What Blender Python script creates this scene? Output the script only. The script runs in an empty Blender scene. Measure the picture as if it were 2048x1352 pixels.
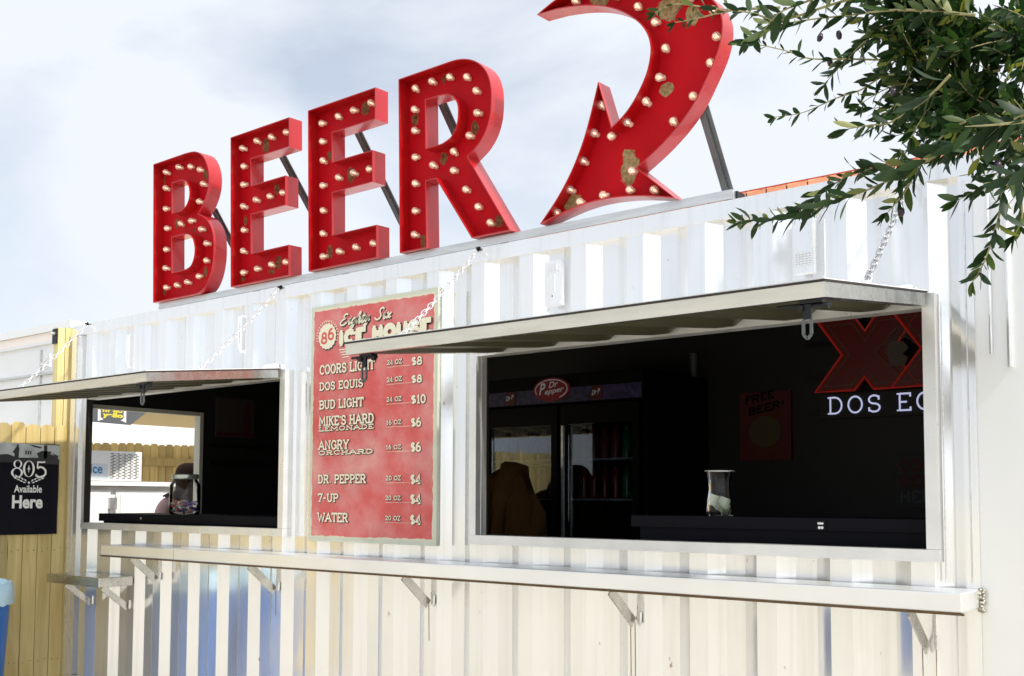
import bpy, math, random
from mathutils import Vector, Matrix
from mathutils.geometry import tessellate_polygon
random.seed(7)
R = math.radians
scene = bpy.context.scene
COL = scene.collection

# ------------------------------------------------------------------ camera, sky, sun, exposure
cam_d = bpy.data.cameras.new('camera'); cam = bpy.data.objects.new('camera', cam_d); COL.objects.link(cam)
YAW, PITCH, ROLL = 0.67957, 0.06092, 0.003767
f = Vector((-math.sin(YAW)*math.cos(PITCH), math.cos(YAW)*math.cos(PITCH), math.sin(PITCH)))
r0 = Vector((math.cos(YAW), math.sin(YAW), 0)); u0 = r0.cross(f)
rr = r0*math.cos(ROLL)+u0*math.sin(ROLL); uu = -r0*math.sin(ROLL)+u0*math.cos(ROLL)
CAM = Vector((7.075, -3.81, 1.5))
M = Matrix((rr, uu, -f)).transposed().to_4x4(); M.translation = CAM
cam.matrix_world = M
cam_d.sensor_fit = 'HORIZONTAL'; cam_d.sensor_width = 36; cam_d.lens = 36*2111.2/2048
cam_d.shift_y = 193.5/2048; cam_d.clip_end = 3000; cam_d.clip_start = 0.05
scene.camera = cam

SUN = Vector((0.66, -0.07, 0.75)).normalized()
w = bpy.data.worlds.new("World"); scene.world = w; w.use_nodes = True
nt = w.node_tree; nt.nodes.clear()
out = nt.nodes.new('ShaderNodeOutputWorld')
sky = nt.nodes.new('ShaderNodeTexSky'); sky.sky_type = 'NISHITA'; sky.sun_disc = False
sky.sun_elevation = math.asin(SUN.z); sky.sun_rotation = math.atan2(SUN.x, SUN.y)
sky.air_density = 1.0; sky.dust_density = 1.5
bg1 = nt.nodes.new('ShaderNodeBackground'); bg1.inputs[1].default_value = 0.15
nt.links.new(sky.outputs[0], bg1.inputs[0])
bg2 = nt.nodes.new('ShaderNodeBackground'); bg2.inputs[0].default_value = (0.88, 0.93, 1.0, 1); bg2.inputs[1].default_value = 0.84
tc = nt.nodes.new('ShaderNodeTexCoord'); mp = nt.nodes.new('ShaderNodeMapping')
mp.inputs['Scale'].default_value = (1.0, 1.0, 2.0); mp.inputs['Location'].default_value = (0.35, 1.2, 0.15)
nz = nt.nodes.new('ShaderNodeTexNoise'); nz.inputs['Scale'].default_value = 2.1; nz.inputs['Detail'].default_value = 7; nz.inputs['Roughness'].default_value = 0.55
nz.inputs['Distortion'].default_value = 0.4
rp = nt.nodes.new('ShaderNodeValToRGB'); rp.color_ramp.elements[0].position = 0.32; rp.color_ramp.elements[1].position = 0.54
rp.color_ramp.elements[0].color = (0.52, 0.52, 0.52, 1)
mx = nt.nodes.new('ShaderNodeMixShader')
nt.links.new(tc.outputs['Generated'], mp.inputs[0]); nt.links.new(mp.outputs[0], nz.inputs['Vector'])
nt.links.new(nz.outputs['Fac'], rp.inputs[0]); nt.links.new(nz.outputs['Fac'], rp.inputs[0]); nt.links.new(rp.outputs[0], mx.inputs[0])
# thin cloud scatters the sun forward: broad brightening towards the sun
vn = nt.nodes.new('ShaderNodeVectorMath'); vn.operation = 'NORMALIZE'; nt.links.new(tc.outputs['Generated'], vn.inputs[0])
vd = nt.nodes.new('ShaderNodeVectorMath'); vd.operation = 'DOT_PRODUCT'; vd.inputs[1].default_value = SUN; nt.links.new(vn.outputs[0], vd.inputs[0])
ma = nt.nodes.new('ShaderNodeMapRange'); ma.interpolation_type = 'SMOOTHERSTEP'; ma.inputs['From Min'].default_value = -0.1; ma.inputs['From Max'].default_value = 1.0
ma.inputs['To Min'].default_value = 1.0; ma.inputs['To Max'].default_value = 2.0; nt.links.new(vd.outputs['Value'], ma.inputs[0]); nt.links.new(ma.outputs[0], bg2.inputs[1])
nt.links.new(bg1.outputs[0], mx.inputs[1]); nt.links.new(bg2.outputs[0], mx.inputs[2]); nt.links.new(mx.outputs[0], out.inputs[0])
sd = bpy.data.lights.new('sun', 'SUN'); so = bpy.data.objects.new('sun', sd); COL.objects.link(so)
sd.energy = 4.2; sd.angle = R(2.5); sd.color = (1.0, 0.95, 0.86)
so.rotation_euler = SUN.to_track_quat('Z', 'Y').to_euler(); so.location = (20, -10, 30)
scene.view_settings.view_transform = 'Standard'; scene.view_settings.look = 'None'
scene.view_settings.exposure = 0.03; scene.view_settings.gamma = 1.0; scene.view_settings.use_curve_mapping = False
scene.cycles.max_bounces = 9; scene.cycles.transparent_max_bounces = 16; scene.cycles.sample_clamp_indirect = 6

# ------------------------------------------------------------------ materials
def nodes(m):
    m.use_nodes = True
    return m.node_tree, m.node_tree.nodes['Principled BSDF']
def mat(name, col, rough=0.5, metal=0.0, var=0.0, scale=6.0, bump=0.0, bscale=40.0, stretch=(1, 1, 1), coat=0.0, emit=None, es=0.0, rvar=0.0, objvar=0.0, spec=0.5):
    m = bpy.data.materials.new(name); t, b = nodes(m)
    b.inputs['Base Color'].default_value = (*col, 1); b.inputs['Roughness'].default_value = rough
    b.inputs['Metallic'].default_value = metal; b.inputs['Coat Weight'].default_value = coat
    b.inputs['Specular IOR Level'].default_value = spec
    if emit: b.inputs['Emission Color'].default_value = (*emit, 1); b.inputs['Emission Strength'].default_value = es
    if var or bump or rvar or objvar:
        c = t.nodes.new('ShaderNodeTexCoord'); p = t.nodes.new('ShaderNodeMapping'); p.inputs['Scale'].default_value = stretch
        t.links.new(c.outputs['Object'], p.inputs[0])
        if var or objvar:
            n = t.nodes.new('ShaderNodeTexNoise'); n.inputs['Scale'].default_value = scale; n.inputs['Detail'].default_value = 6
            t.links.new(p.outputs[0], n.inputs['Vector'])
            h = t.nodes.new('ShaderNodeHueSaturation'); h.inputs['Color'].default_value = (*col, 1)
            a = t.nodes.new('ShaderNodeMapRange'); a.inputs['From Min'].default_value = 0.25; a.inputs['From Max'].default_value = 0.75
            a.inputs['To Min'].default_value = 1-var; a.inputs['To Max'].default_value = 1+var
            t.links.new(n.outputs['Fac'], a.inputs[0])
            src = a.outputs[0]
            if objvar:
                oi = t.nodes.new('ShaderNodeObjectInfo'); q = t.nodes.new('ShaderNodeMapRange')
                q.inputs['To Min'].default_value = 1-objvar; q.inputs['To Max'].default_value = 1+objvar
                t.links.new(oi.outputs['Random'], q.inputs[0])
                mu = t.nodes.new('ShaderNodeMath'); mu.operation = 'MULTIPLY'
                t.links.new(src, mu.inputs[0]); t.links.new(q.outputs[0], mu.inputs[1]); src = mu.outputs[0]
            t.links.new(src, h.inputs['Value']); t.links.new(h.outputs[0], b.inputs['Base Color'])
        if rvar:
            n3 = t.nodes.new('ShaderNodeTexNoise'); n3.inputs['Scale'].default_value = scale*0.7; n3.inputs['Detail'].default_value = 5
            t.links.new(p.outputs[0], n3.inputs['Vector'])
            a3 = t.nodes.new('ShaderNodeMapRange'); a3.inputs['From Min'].default_value = 0.3; a3.inputs['From Max'].default_value = 0.7
            a3.inputs['To Min'].default_value = max(0.02, rough-rvar); a3.inputs['To Max'].default_value = rough+rvar
            t.links.new(n3.outputs['Fac'], a3.inputs[0]); t.links.new(a3.outputs[0], b.inputs['Roughness'])
        if bump:
            n2 = t.nodes.new('ShaderNodeTexNoise'); n2.inputs['Scale'].default_value = bscale; n2.inputs['Detail'].default_value = 4
            t.links.new(p.outputs[0], n2.inputs['Vector'])
            bu = t.nodes.new('ShaderNodeBump'); bu.inputs['Strength'].default_value = bump; bu.inputs['Distance'].default_value = 0.01
            t.links.new(n2.outputs['Fac'], bu.inputs['Height']); t.links.new(bu.outputs[0], b.inputs['Normal'])
    return m

def wood_mat(name, c1, c2, objvar=0.22):
    m = bpy.data.materials.new(name); t, b = nodes(m); L = t.links
    c = t.nodes.new('ShaderNodeTexCoord'); oi = t.nodes.new('ShaderNodeObjectInfo')
    ad = t.nodes.new('ShaderNodeVectorMath'); ad.operation = 'ADD'
    sc = t.nodes.new('ShaderNodeVectorMath'); sc.operation = 'SCALE'; sc.inputs['Scale'].default_value = 37.0
    cb = t.nodes.new('ShaderNodeCombineXYZ')
    for i in range(3): L.new(oi.outputs['Random'], cb.inputs[i])
    L.new(cb.outputs[0], sc.inputs[0]); L.new(c.outputs['Object'], ad.inputs[0]); L.new(sc.outputs[0], ad.inputs[1])
    p = t.nodes.new('ShaderNodeMapping'); p.inputs['Scale'].default_value = (14, 14, 1.1); L.new(ad.outputs[0], p.inputs[0])
    n = t.nodes.new('ShaderNodeTexNoise'); n.inputs['Scale'].default_value = 1.6; n.inputs['Detail'].default_value = 8; n.inputs['Distortion'].default_value = 0.6
    L.new(p.outputs[0], n.inputs['Vector'])
    r = t.nodes.new('ShaderNodeValToRGB'); r.color_ramp.elements[0].position = 0.3; r.color_ramp.elements[1].position = 0.7
    r.color_ramp.elements[0].color = (*c2, 1); r.color_ramp.elements[1].color = (*c1, 1); L.new(n.outputs['Fac'], r.inputs[0])
    # knots
    p2 = t.nodes.new('ShaderNodeMapping'); p2.inputs['Scale'].default_value = (1, 1, 0.55); L.new(ad.outputs[0], p2.inputs[0])
    v = t.nodes.new('ShaderNodeTexVoronoi'); v.inputs['Scale'].default_value = 5.0; L.new(p2.outputs[0], v.inputs['Vector'])
    k = t.nodes.new('ShaderNodeMapRange'); k.inputs['From Min'].default_value = 0.03; k.inputs['From Max'].default_value = 0.075
    L.new(v.outputs['Distance'], k.inputs[0])
    mxk = t.nodes.new('ShaderNodeMix'); mxk.data_type = 'RGBA'
    mxk.inputs['A'].default_value = (0.10, 0.045, 0.015, 1); L.new(k.outputs[0], mxk.inputs['Factor']); L.new(r.outputs[0], mxk.inputs['B'])
    h = t.nodes.new('ShaderNodeHueSaturation'); q = t.nodes.new('ShaderNodeMapRange')
    q.inputs['To Min'].default_value = 1-objvar; q.inputs['To Max'].default_value = 1+objvar
    L.new(oi.outputs['Random'], q.inputs[0]); L.new(q.outputs[0], h.inputs['Value']); L.new(mxk.outputs['Result'], h.inputs['Color'])
    L.new(h.outputs[0], b.inputs['Base Color']); b.inputs['Roughness'].default_value = 0.75
    bu = t.nodes.new('ShaderNodeBump'); bu.inputs['Strength'].default_value = 0.25; bu.inputs['Distance'].default_value = 0.004
    L.new(n.outputs['Fac'], bu.inputs['Height']); L.new(bu.outputs[0], b.inputs['Normal'])
    return m

SILVER = mat('silver_paint', (0.94, 0.94, 0.945), 0.17, 0.78, var=0.05, scale=2.2, stretch=(3, 3, .35), bump=0.02, bscale=3.0, rvar=0.05)

def wall_paint(name, metal=.72, rough=.14):
    m = bpy.data.materials.new(name); t, b = nodes(m); L = t.links
    c = t.nodes.new('ShaderNodeTexCoord')
    def noise(scale, st, det=6, dist=0):
        p = t.nodes.new('ShaderNodeMapping'); p.inputs['Scale'].default_value = st; L.new(c.outputs['Object'], p.inputs[0])
        n = t.nodes.new('ShaderNodeTexNoise'); n.inputs['Scale'].default_value = scale; n.inputs['Detail'].default_value = det; n.inputs['Distortion'].default_value = dist; L.new(p.outputs[0], n.inputs['Vector']); return n.outputs['Fac']
    def rng(v, a, b_, lo, hi):
        q = t.nodes.new('ShaderNodeMapRange'); q.inputs['From Min'].default_value = a; q.inputs['From Max'].default_value = b_; q.inputs['To Min'].default_value = lo; q.inputs['To Max'].default_value = hi; L.new(v, q.inputs[0]); return q.outputs[0]
    def mix(fac, a, b_):
        x = t.nodes.new('ShaderNodeMix'); x.data_type = 'RGBA'; L.new(fac, x.inputs['Factor'])
        for k, v in (('A', a), ('B', b_)):
            if isinstance(v, tuple): x.inputs[k].default_value = (*v, 1)
            else: L.new(v, x.inputs[k])
        return x.outputs['Result']
    streak = rng(noise(4.0, (9, 9, .22), 7), .52, .78, 0, .38)
    patch = rng(noise(2.2, (1, 1, .7), 8, .5), .50, .75, 0, .22)
    spot = rng(noise(34, (1, 1, .5), 3), .735, .77, 0, .75)
    col = mix(streak, (.86, .86, .855), (.60, .58, .52)); col = mix(patch, col, (.64, .64, .64)); col = mix(spot, col, (.34, .22, .13))
    L.new(col, b.inputs['Base Color']); b.inputs['Metallic'].default_value = metal
    L.new(rng(noise(3.1, (1, 1, .6)), .3, .7, rough-.05, rough+.09), b.inputs['Roughness'])
    bu = t.nodes.new('ShaderNodeBump'); bu.inputs['Strength'].default_value = .06; bu.inputs['Distance'].default_value = .01
    L.new(noise(5.5, (1, 1, .8), 3), bu.inputs['Height']); L.new(bu.outputs[0], b.inputs['Normal'])
    return m
SILVER = wall_paint('silver_white_paint')
STEEL = mat('brushed_steel', (0.64, 0.63, 0.59), 0.26, 1.0, var=0.10, scale=5.0, stretch=(1, 6, 6), rvar=0.08)
FRAMEW = mat('white_frame', (0.72, 0.72, 0.71), 0.34, 0.55, var=0.07, scale=5.0, stretch=(2, 2, 2), rvar=0.08)
GALV = mat('galvanised_steel', (0.62, 0.63, 0.63), 0.38, 0.9, var=0.16, scale=9.0, stretch=(.6, 5, 5), rvar=0.1)
ZINC = mat('zinc_chain', (0.78, 0.78, 0.78), 0.3, 0.8)
LEDGE = mat('satin_ledge', (0.84, 0.84, 0.83), 0.33, 0.75, var=.05, scale=3, rvar=.06)
PANELPAINT = mat('panel_paint', (0.82, 0.82, 0.81), 0.34, 0.5, var=.03, scale=1.4, rvar=.06)
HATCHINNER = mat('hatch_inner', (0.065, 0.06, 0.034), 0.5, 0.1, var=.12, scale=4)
BLACKIRON = mat('black_iron', (0.02, 0.02, 0.022), 0.4, 0.6)
RUBBER = mat('dark_gasket', (0.025, 0.02, 0.018), 0.7)
DARKSTEEL = mat('grey_primer_steel', (0.12, 0.13, 0.13), 0.45, 0.5, var=0.15, scale=7)
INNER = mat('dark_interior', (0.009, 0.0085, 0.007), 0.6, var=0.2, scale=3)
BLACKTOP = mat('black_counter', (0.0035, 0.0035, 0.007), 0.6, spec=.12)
WHITE = mat('white_enamel', (0.8, 0.8, 0.79), 0.35, var=0.03)
WHITEPANEL = mat('white_siding', (0.74, 0.75, 0.76), 0.4, var=0.04, scale=1.5)
REDENAMEL = mat('red_enamel', (0.37, 0.003, 0.005), 0.36, 0.0, var=0.16, scale=7, coat=0.25, bump=0.05, bscale=11, rvar=.1)
PINE = wood_mat('pine_boards', (0.58, 0.465, 0.215), (0.44, 0.32, 0.115))
POSTWOOD = wood_mat('pine_post', (0.68, 0.57, 0.29), (0.58, 0.46, 0.19), 0.05)
CREAM = mat('cream_print', (0.70, 0.66, 0.50), 0.5)
SHADOWINK = mat('brown_ink', (0.05, 0.03, 0.022), 0.55)
PRINTWHITE = mat('white_print', (0.82, 0.82, 0.8), 0.5)
PRINTBLACK = mat('black_vinyl', (0.005, 0.005, 0.010), 0.7, spec=.15)
ORANGE = mat('orange_tile', (0.80, 0.34, 0.18), 0.6, var=0.1, objvar=0.08)
ORANGEDARK = mat('red_ridge', (0.45, 0.06, 0.03), 0.6)
CONCRETE = mat('concrete_ground', (0.47, 0.43, 0.35), 0.85, var=0.14, scale=0.6, bump=0.1, bscale=14)
BLUEBIN = mat('blue_plastic', (0.004, 0.13, 0.48), 0.35, var=0.05)
LINER = mat('clear_liner', (0.50, 0.72, 0.85), 0.3)
BARK = mat('grey_bark', (0.20, 0.17, 0.11), 0.85, var=0.3, scale=14, bump=0.4)
TWIG = mat('pale_twig', (0.32, 0.29, 0.14), 0.7, var=0.2, scale=30)
OLIVE = mat('black_olive', (0.03, 0.015, 0.03), 0.3)

def leaf_mat():
    m = bpy.data.materials.new('olive_leaf'); t, b = nodes(m); L = t.links
    oi = t.nodes.new('ShaderNodeObjectInfo'); at = t.nodes.new('ShaderNodeAttribute'); at.attribute_name = 'tint'
    ad = t.nodes.new('ShaderNodeMath'); ad.operation = 'ADD'; L.new(oi.outputs['Random'], ad.inputs[0]); L.new(at.outputs['Fac'], ad.inputs[1])
    fr = t.nodes.new('ShaderNodeMath'); fr.operation = 'FRACT'; L.new(ad.outputs[0], fr.inputs[0])
    r = t.nodes.new('ShaderNodeValToRGB'); e = r.color_ramp.elements
    e[0].position = 0; e[0].color = (0.008, 0.026, 0.005, 1); e[1].position = 1; e[1].color = (0.20, 0.21, 0.03, 1)
    for p, c in ((0.5, (0.012, 0.038, 0.007)), (0.78, (0.028, 0.066, 0.012)), (0.92, (0.085, 0.125, 0.022))):
        x = e.new(p); x.color = (*c, 1)
    L.new(fr.outputs[0], r.inputs[0])
    ge = t.nodes.new('ShaderNodeNewGeometry'); mxk = t.nodes.new('ShaderNodeMix'); mxk.data_type = 'RGBA'
    hs = t.nodes.new('ShaderNodeHueSaturation'); hs.inputs['Saturation'].default_value = 0.7; hs.inputs['Value'].default_value = 1.25
    L.new(r.outputs[0], hs.inputs['Color'])
    L.new(ge.outputs['Backfacing'], mxk.inputs['Factor']); L.new(r.outputs[0], mxk.inputs['A']); L.new(hs.outputs[0], mxk.inputs['B'])
    L.new(mxk.outputs['Result'], b.inputs['Base Color']); b.inputs['Roughness'].default_value = 0.45; b.inputs['Specular IOR Level'].default_value = 0.18
    tr = t.nodes.new('ShaderNodeBsdfTranslucent'); ms = t.nodes.new('ShaderNodeMixShader'); ms.inputs[0].default_value = 0.30
    h2 = t.nodes.new('ShaderNodeHueSaturation'); h2.inputs['Value'].default_value = 1.6; L.new(r.outputs[0], h2.inputs['Color']); L.new(h2.outputs[0], tr.inputs['Color'])
    L.new(b.outputs[0], ms.inputs[1]); L.new(tr.outputs[0], ms.inputs[2]); L.new(ms.outputs[0], t.nodes['Material Output'].inputs[0])
    return m
LEAF = leaf_mat()

def glass_mat(name, tint=(1, 1, 1), refl=1.0, ior=1.45, milk=0):
    m = bpy.data.materials.new(name); m.use_nodes = True; t = m.node_tree; t.nodes.clear(); L = t.links
    o = t.nodes.new('ShaderNodeOutputMaterial'); a = t.nodes.new('ShaderNodeBsdfTransparent'); a.inputs[0].default_value = (*tint, 1)
    g = t.nodes.new('ShaderNodeBsdfGlossy'); g.inputs['Roughness'].default_value = 0.02; g.inputs[0].default_value = (refl, refl, refl, 1)
    fr = t.nodes.new('ShaderNodeFresnel'); fr.inputs[0].default_value = ior; x = t.nodes.new('ShaderNodeMixShader')
    L.new(fr.outputs[0], x.inputs[0]); L.new(a.outputs[0], x.inputs[1]); L.new(g.outputs[0], x.inputs[2]); L.new(x.outputs[0], o.inputs[0])
    if milk:
        df = t.nodes.new('ShaderNodeBsdfDiffuse'); df.inputs[0].default_value = (.85, .68, .60, 1); y = t.nodes.new('ShaderNodeMixShader'); y.inputs[0].default_value = milk
        L.new(x.outputs[0], y.inputs[1]); L.new(df.outputs[0], y.inputs[2]); L.new(y.outputs[0], o.inputs[0])
    return m
GLASS = glass_mat('clear_glass', ior=1.3); BULBGLASS = glass_mat('bulb_glass', (1.0, 0.88, 0.84), 1.0, 1.9, .22); DOORGLASS = glass_mat('door_glass', (0.7, 0.75, 0.78), 0.9, 1.5)
FILAMENT = mat('lit_filament', (1.0, 0.85, 0.6), 0.5, emit=(1.0, 0.80, 0.58), es=1.35)
SOCKET = mat('bulb_socket', (0.74, 0.56, 0.48), 0.35, 0.4)

def face_mat(name, patches, dark=False):
    """red enamel whose paint has flaked off in the given spots (local u, v, half sizes)."""
    m = bpy.data.materials.new(name); t, b = nodes(m); L = t.links
    c = t.nodes.new('ShaderNodeTexCoord'); s = t.nodes.new('ShaderNodeSeparateXYZ'); L.new(c.outputs['Object'], s.inputs[0])
    n = t.nodes.new('ShaderNodeTexNoise'); n.inputs['Scale'].default_value = 22; n.inputs['Detail'].default_value = 5; L.new(c.outputs['Object'], n.inputs['Vector'])
    def math_(op, a, bb):
        q = t.nodes.new('ShaderNodeMath'); q.operation = op
        for i, v in enumerate((a, bb)):
            if isinstance(v, (int, float)): q.inputs[i].default_value = v
            else: L.new(v, q.inputs[i])
        return q.outputs[0]
    best = None
    for (u, v, a, bb) in patches:
        dx = math_('DIVIDE', math_('SUBTRACT', s.outputs[0], u), a); dz = math_('DIVIDE', math_('SUBTRACT', s.outputs[2], v), bb)
        d = math_('SQRT', math_('ADD', math_('MULTIPLY', dx, dx), math_('MULTIPLY', dz, dz)), 0)
        best = d if best is None else math_('MINIMUM', best, d)
    d = math_('ADD', best, math_('MULTIPLY', math_('SUBTRACT', n.outputs['Fac'], 0.5), 1.3))
    r = t.nodes.new('ShaderNodeMapRange'); r.inputs['From Min'].default_value = 0.92; r.inputs['From Max'].default_value = 1.02; L.new(d, r.inputs[0])
    n2 = t.nodes.new('ShaderNodeTexNoise'); n2.inputs['Scale'].default_value = 60; n2.inputs['Detail'].default_value = 4; L.new(c.outputs['Object'], n2.inputs['Vector'])
    tan = t.nodes.new('ShaderNodeValToRGB'); tan.color_ramp.elements[0].color = (0.09, 0.025, 0.012, 1) if dark else (0.17, 0.10, 0.04, 1); tan.color_ramp.elements[1].color = (0.24, 0.11, 0.05, 1) if dark else (0.36, 0.26, 0.13, 1)
    tan.color_ramp.elements[0].position = 0.3; tan.color_ramp.elements[1].position = 0.7; L.new(n2.outputs['Fac'], tan.inputs[0])
    n4 = t.nodes.new('ShaderNodeTexNoise'); n4.inputs['Scale'].default_value = 5; n4.inputs['Detail'].default_value = 6; L.new(c.outputs['Object'], n4.inputs['Vector'])
    red = t.nodes.new('ShaderNodeValToRGB'); red.color_ramp.elements[0].color = (0.30, 0.001, 0.005, 1); red.color_ramp.elements[1].color = (0.50, 0.0015, 0.007, 1)
    L.new(n4.outputs['Fac'], red.inputs[0])
    x = t.nodes.new('ShaderNodeMix'); x.data_type = 'RGBA'; L.new(r.outputs[0], x.inputs['Factor']); L.new(tan.outputs[0], x.inputs['A']); L.new(red.outputs[0], x.inputs['B'])
    L.new(x.outputs['Result'], b.inputs['Base Color'])
    ro = t.nodes.new('ShaderNodeMapRange'); ro.inputs['To Min'].default_value = 0.8; ro.inputs['To Max'].default_value = 0.55; b.inputs['Specular IOR Level'].default_value = 0.12; L.new(r.outputs[0], ro.inputs[0]); L.new(ro.outputs[0], b.inputs['Roughness'])
    bu = t.nodes.new('ShaderNodeBump'); bu.inputs['Strength'].default_value = 0.5; bu.inputs['Distance'].default_value = 0.002; L.new(r.outputs[0], bu.inputs['Height']); L.new(bu.outputs[0], b.inputs['Normal'])
    return m

# ------------------------------------------------------------------ mesh helpers
class MB:
    def __init__(s): s.v = []; s.f = []; s.m = []; s.cm = 0
    def add(s, vs, fs):
        o = len(s.v); s.v += [tuple(v) for v in vs]; s.f += [tuple(i+o for i in q) for q in fs]; s.m += [s.cm]*len(fs)
    def box(s, x0, x1, y0, y1, z0, z1):
        x0, x1 = sorted((x0, x1)); y0, y1 = sorted((y0, y1)); z0, z1 = sorted((z0, z1))
        s.add([(x0,y0,z0),(x1,y0,z0),(x1,y1,z0),(x0,y1,z0),(x0,y0,z1),(x1,y0,z1),(x1,y1,z1),(x0,y1,z1)],
              [(0,3,2,1),(4,5,6,7),(0,1,5,4),(1,2,6,5),(2,3,7,6),(3,0,4,7)])
    def bar(s, a, b, wx, wy, up=(0, 0, 1)):
        a = Vector(a); b = Vector(b); d = (b-a).normalized(); u = Vector(up)
        if abs(d.dot(u)) > 0.98: u = Vector((0, 1, 0))
        x = d.cross(u).normalized()*wx/2; y = x.cross(d).normalized()*wy/2
        s.add([a-x-y,a+x-y,a+x+y,a-x+y,b-x-y,b+x-y,b+x+y,b-x+y],[(0,1,2,3),(7,6,5,4),(4,5,1,0),(5,6,2,1),(6,7,3,2),(7,4,0,3)])
    def tube(s, pts, rad, n=8, closed=False):
        pts = [Vector(p) for p in pts]; N = len(pts); rings = []; o = len(s.v); vs = []
        prev = None
        for i, p in enumerate(pts):
            if closed: d = pts[(i+1) % N]-pts[i-1]
            else: d = pts[min(i+1, N-1)]-pts[max(i-1, 0)]
            d.normalize()
            if prev is None:
                u = d.orthogonal().normalized()
            else:
                u = (prev-d*prev.dot(d)).normalized()
            prev = u; v = d.cross(u); rd = rad[i] if isinstance(rad, (list, tuple)) else rad
            vs += [p+(u*math.cos(2*math.pi*k/n)+v*math.sin(2*math.pi*k/n))*rd for k in range(n)]
        fs = []
        for i in range(N if closed else N-1):
            j = (i+1) % N
            for k in range(n): fs.append((i*n+k, i*n+(k+1) % n, j*n+(k+1) % n, j*n+k))
        if not closed: fs.append(tuple(range(n-1, -1, -1))); fs.append(tuple((N-1)*n+k for k in range(n)))
        s.add(vs, fs)
    def lathe(s, prof, c=(0, 0, 0), axis='z', n=20, cap=True):
        vs = []; fs = []
        for (rd, h) in prof:
            for k in range(n):
                a = 2*math.pi*k/n; p = (rd*math.cos(a), rd*math.sin(a), h)
                if axis == 'y': p = (p[0], -p[2], p[1])
                if axis == 'x': p = (p[2], p[0], p[1])
                vs.append((p[0]+c[0], p[1]+c[1], p[2]+c[2]))
        for i in range(len(prof)-1):
            for k in range(n): fs.append((i*n+k, i*n+(k+1) % n, (i+1)*n+(k+1) % n, (i+1)*n+k))
        if cap:
            fs.append(tuple(range(n-1, -1, -1))); fs.append(tuple((len(prof)-1)*n+k for k in range(n)))
        s.add(vs, fs)
    def prism(s, loop, fn, d0, d1):
        """extrude a simple 2D loop; fn(u, v, d) -> point"""
        n = len(loop); vs = [fn(u, v, d0) for u, v in loop]+[fn(u, v, d1) for u, v in loop]
        tri = tessellate_polygon([[Vector((u, v, 0)) for u, v in loop]])
        fs = [tuple(q) for q in tri]+[tuple(i+n for i in reversed(q)) for q in tri]
        fs += [(i, (i+1) % n, (i+1) % n+n, i+n) for i in range(n)]
        s.add(vs, fs)
    def build(s, name, mats, parent=None, smooth=None, loc=None, kind=None):
        me = bpy.data.meshes.new(name); me.from_pydata(s.v, [], s.f)
        ms = mats if isinstance(mats, (list, tuple)) else [mats]
        for q in ms: me.materials.append(q)
        if len(ms) > 1: me.polygons.foreach_set('material_index', s.m)
        bmfix(me)
        if smooth is not None:
            me.shade_smooth(); me.set_sharp_from_angle(angle=R(smooth))
        o = bpy.data.objects.new(name, me); COL.objects.link(o)
        if parent is not None: o.parent = parent
        if loc is not None: o.location = loc
        if kind: o['kind'] = kind
        return o
import bmesh
def bmfix(me):
    b = bmesh.new(); b.from_mesh(me); bmesh.ops.recalc_face_normals(b, faces=b.faces); b.to_mesh(me); b.free()
def tag(o, label, cat, group=None):
    o['label'] = label; o['category'] = cat
    if group: o['group'] = group
    return o
def thing(name, label, cat, loc=(0, 0, 0), group=None):
    o = bpy.data.objects.new(name, None); COL.objects.link(o); o.location = loc; o.empty_display_size = 0.1
    return tag(o, label, cat, group)
def copy(o, parent=None, loc=None, rot=None):
    c = o.copy(); COL.objects.link(c)
    if parent is not None: c.parent = parent
    if loc is not None: c.location = loc
    if rot is not None: c.rotation_euler = rot
    for ch in list(o.children): copy(ch, c)
    return c
def boxo(name, m, parent, *b, kind=None):
    q = MB(); q.box(*b); return q.build(name, m, parent, kind=kind)
def smooth_pts(p, k=5):
    out = []
    for i in range(len(p)-1):
        a = p[max(i-1, 0)]; b = p[i]; c = p[i+1]; d = p[min(i+2, len(p)-1)]
        for j in range(k):
            t = j/k
            out.append(tuple(0.5*((2*b[q])+(-a[q]+c[q])*t+(2*a[q]-5*b[q]+4*c[q]-d[q])*t*t+(-a[q]+3*b[q]-3*c[q]+d[q])*t**3) for q in range(len(b))))
    out.append(tuple(p[-1])); return out

# ------------------------------------------------------------------ setting: ground
g = MB(); g.add([(-400,-400,0),(400,-400,0),(400,400,0),(-400,400,0)], [(0,1,2,3)])
g.build('ground', CONCRETE, kind='structure')

# ------------------------------------------------------------------ shipping container
cont = thing('shipping_container', 'silver white corrugated shipping container turned into a bar with two flip up hatches', 'container', (0, 0, 0.1))
CZ = 0.1
def cp(mb, name, m, **k):      # a part whose coordinates are given in world space
    o = mb.build(name, m, cont, **k); o.location = (0, 0, -CZ); return o
P0, PER = 3.819, 0.2965
SEG = [(0.0, 0.006), (0.062, 0.046), (0.146, 0.046), (0.214, 0.006), (0.2965, 0.006)]
def cy(x):
    t = (x-P0) % PER
    for (a, ya), (b, yb) in zip(SEG, SEG[1:]):
        if a <= t <= b: return ya+(yb-ya)*(t-a)/(b-a)
    return 0.006
xs = {0.118, 6.0, 0.262, 2.34, 3.802, 5.874}
k = -14
while P0+k*PER < 6.0:
    for a, _ in SEG[:-1]:
        x = P0+k*PER+a
        if 0.118 < x < 6.0: xs.add(round(x, 4))
    k += 1
xs = sorted(xs)
ZB, ZT = 0.285, 2.66
wl = MB()
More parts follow.
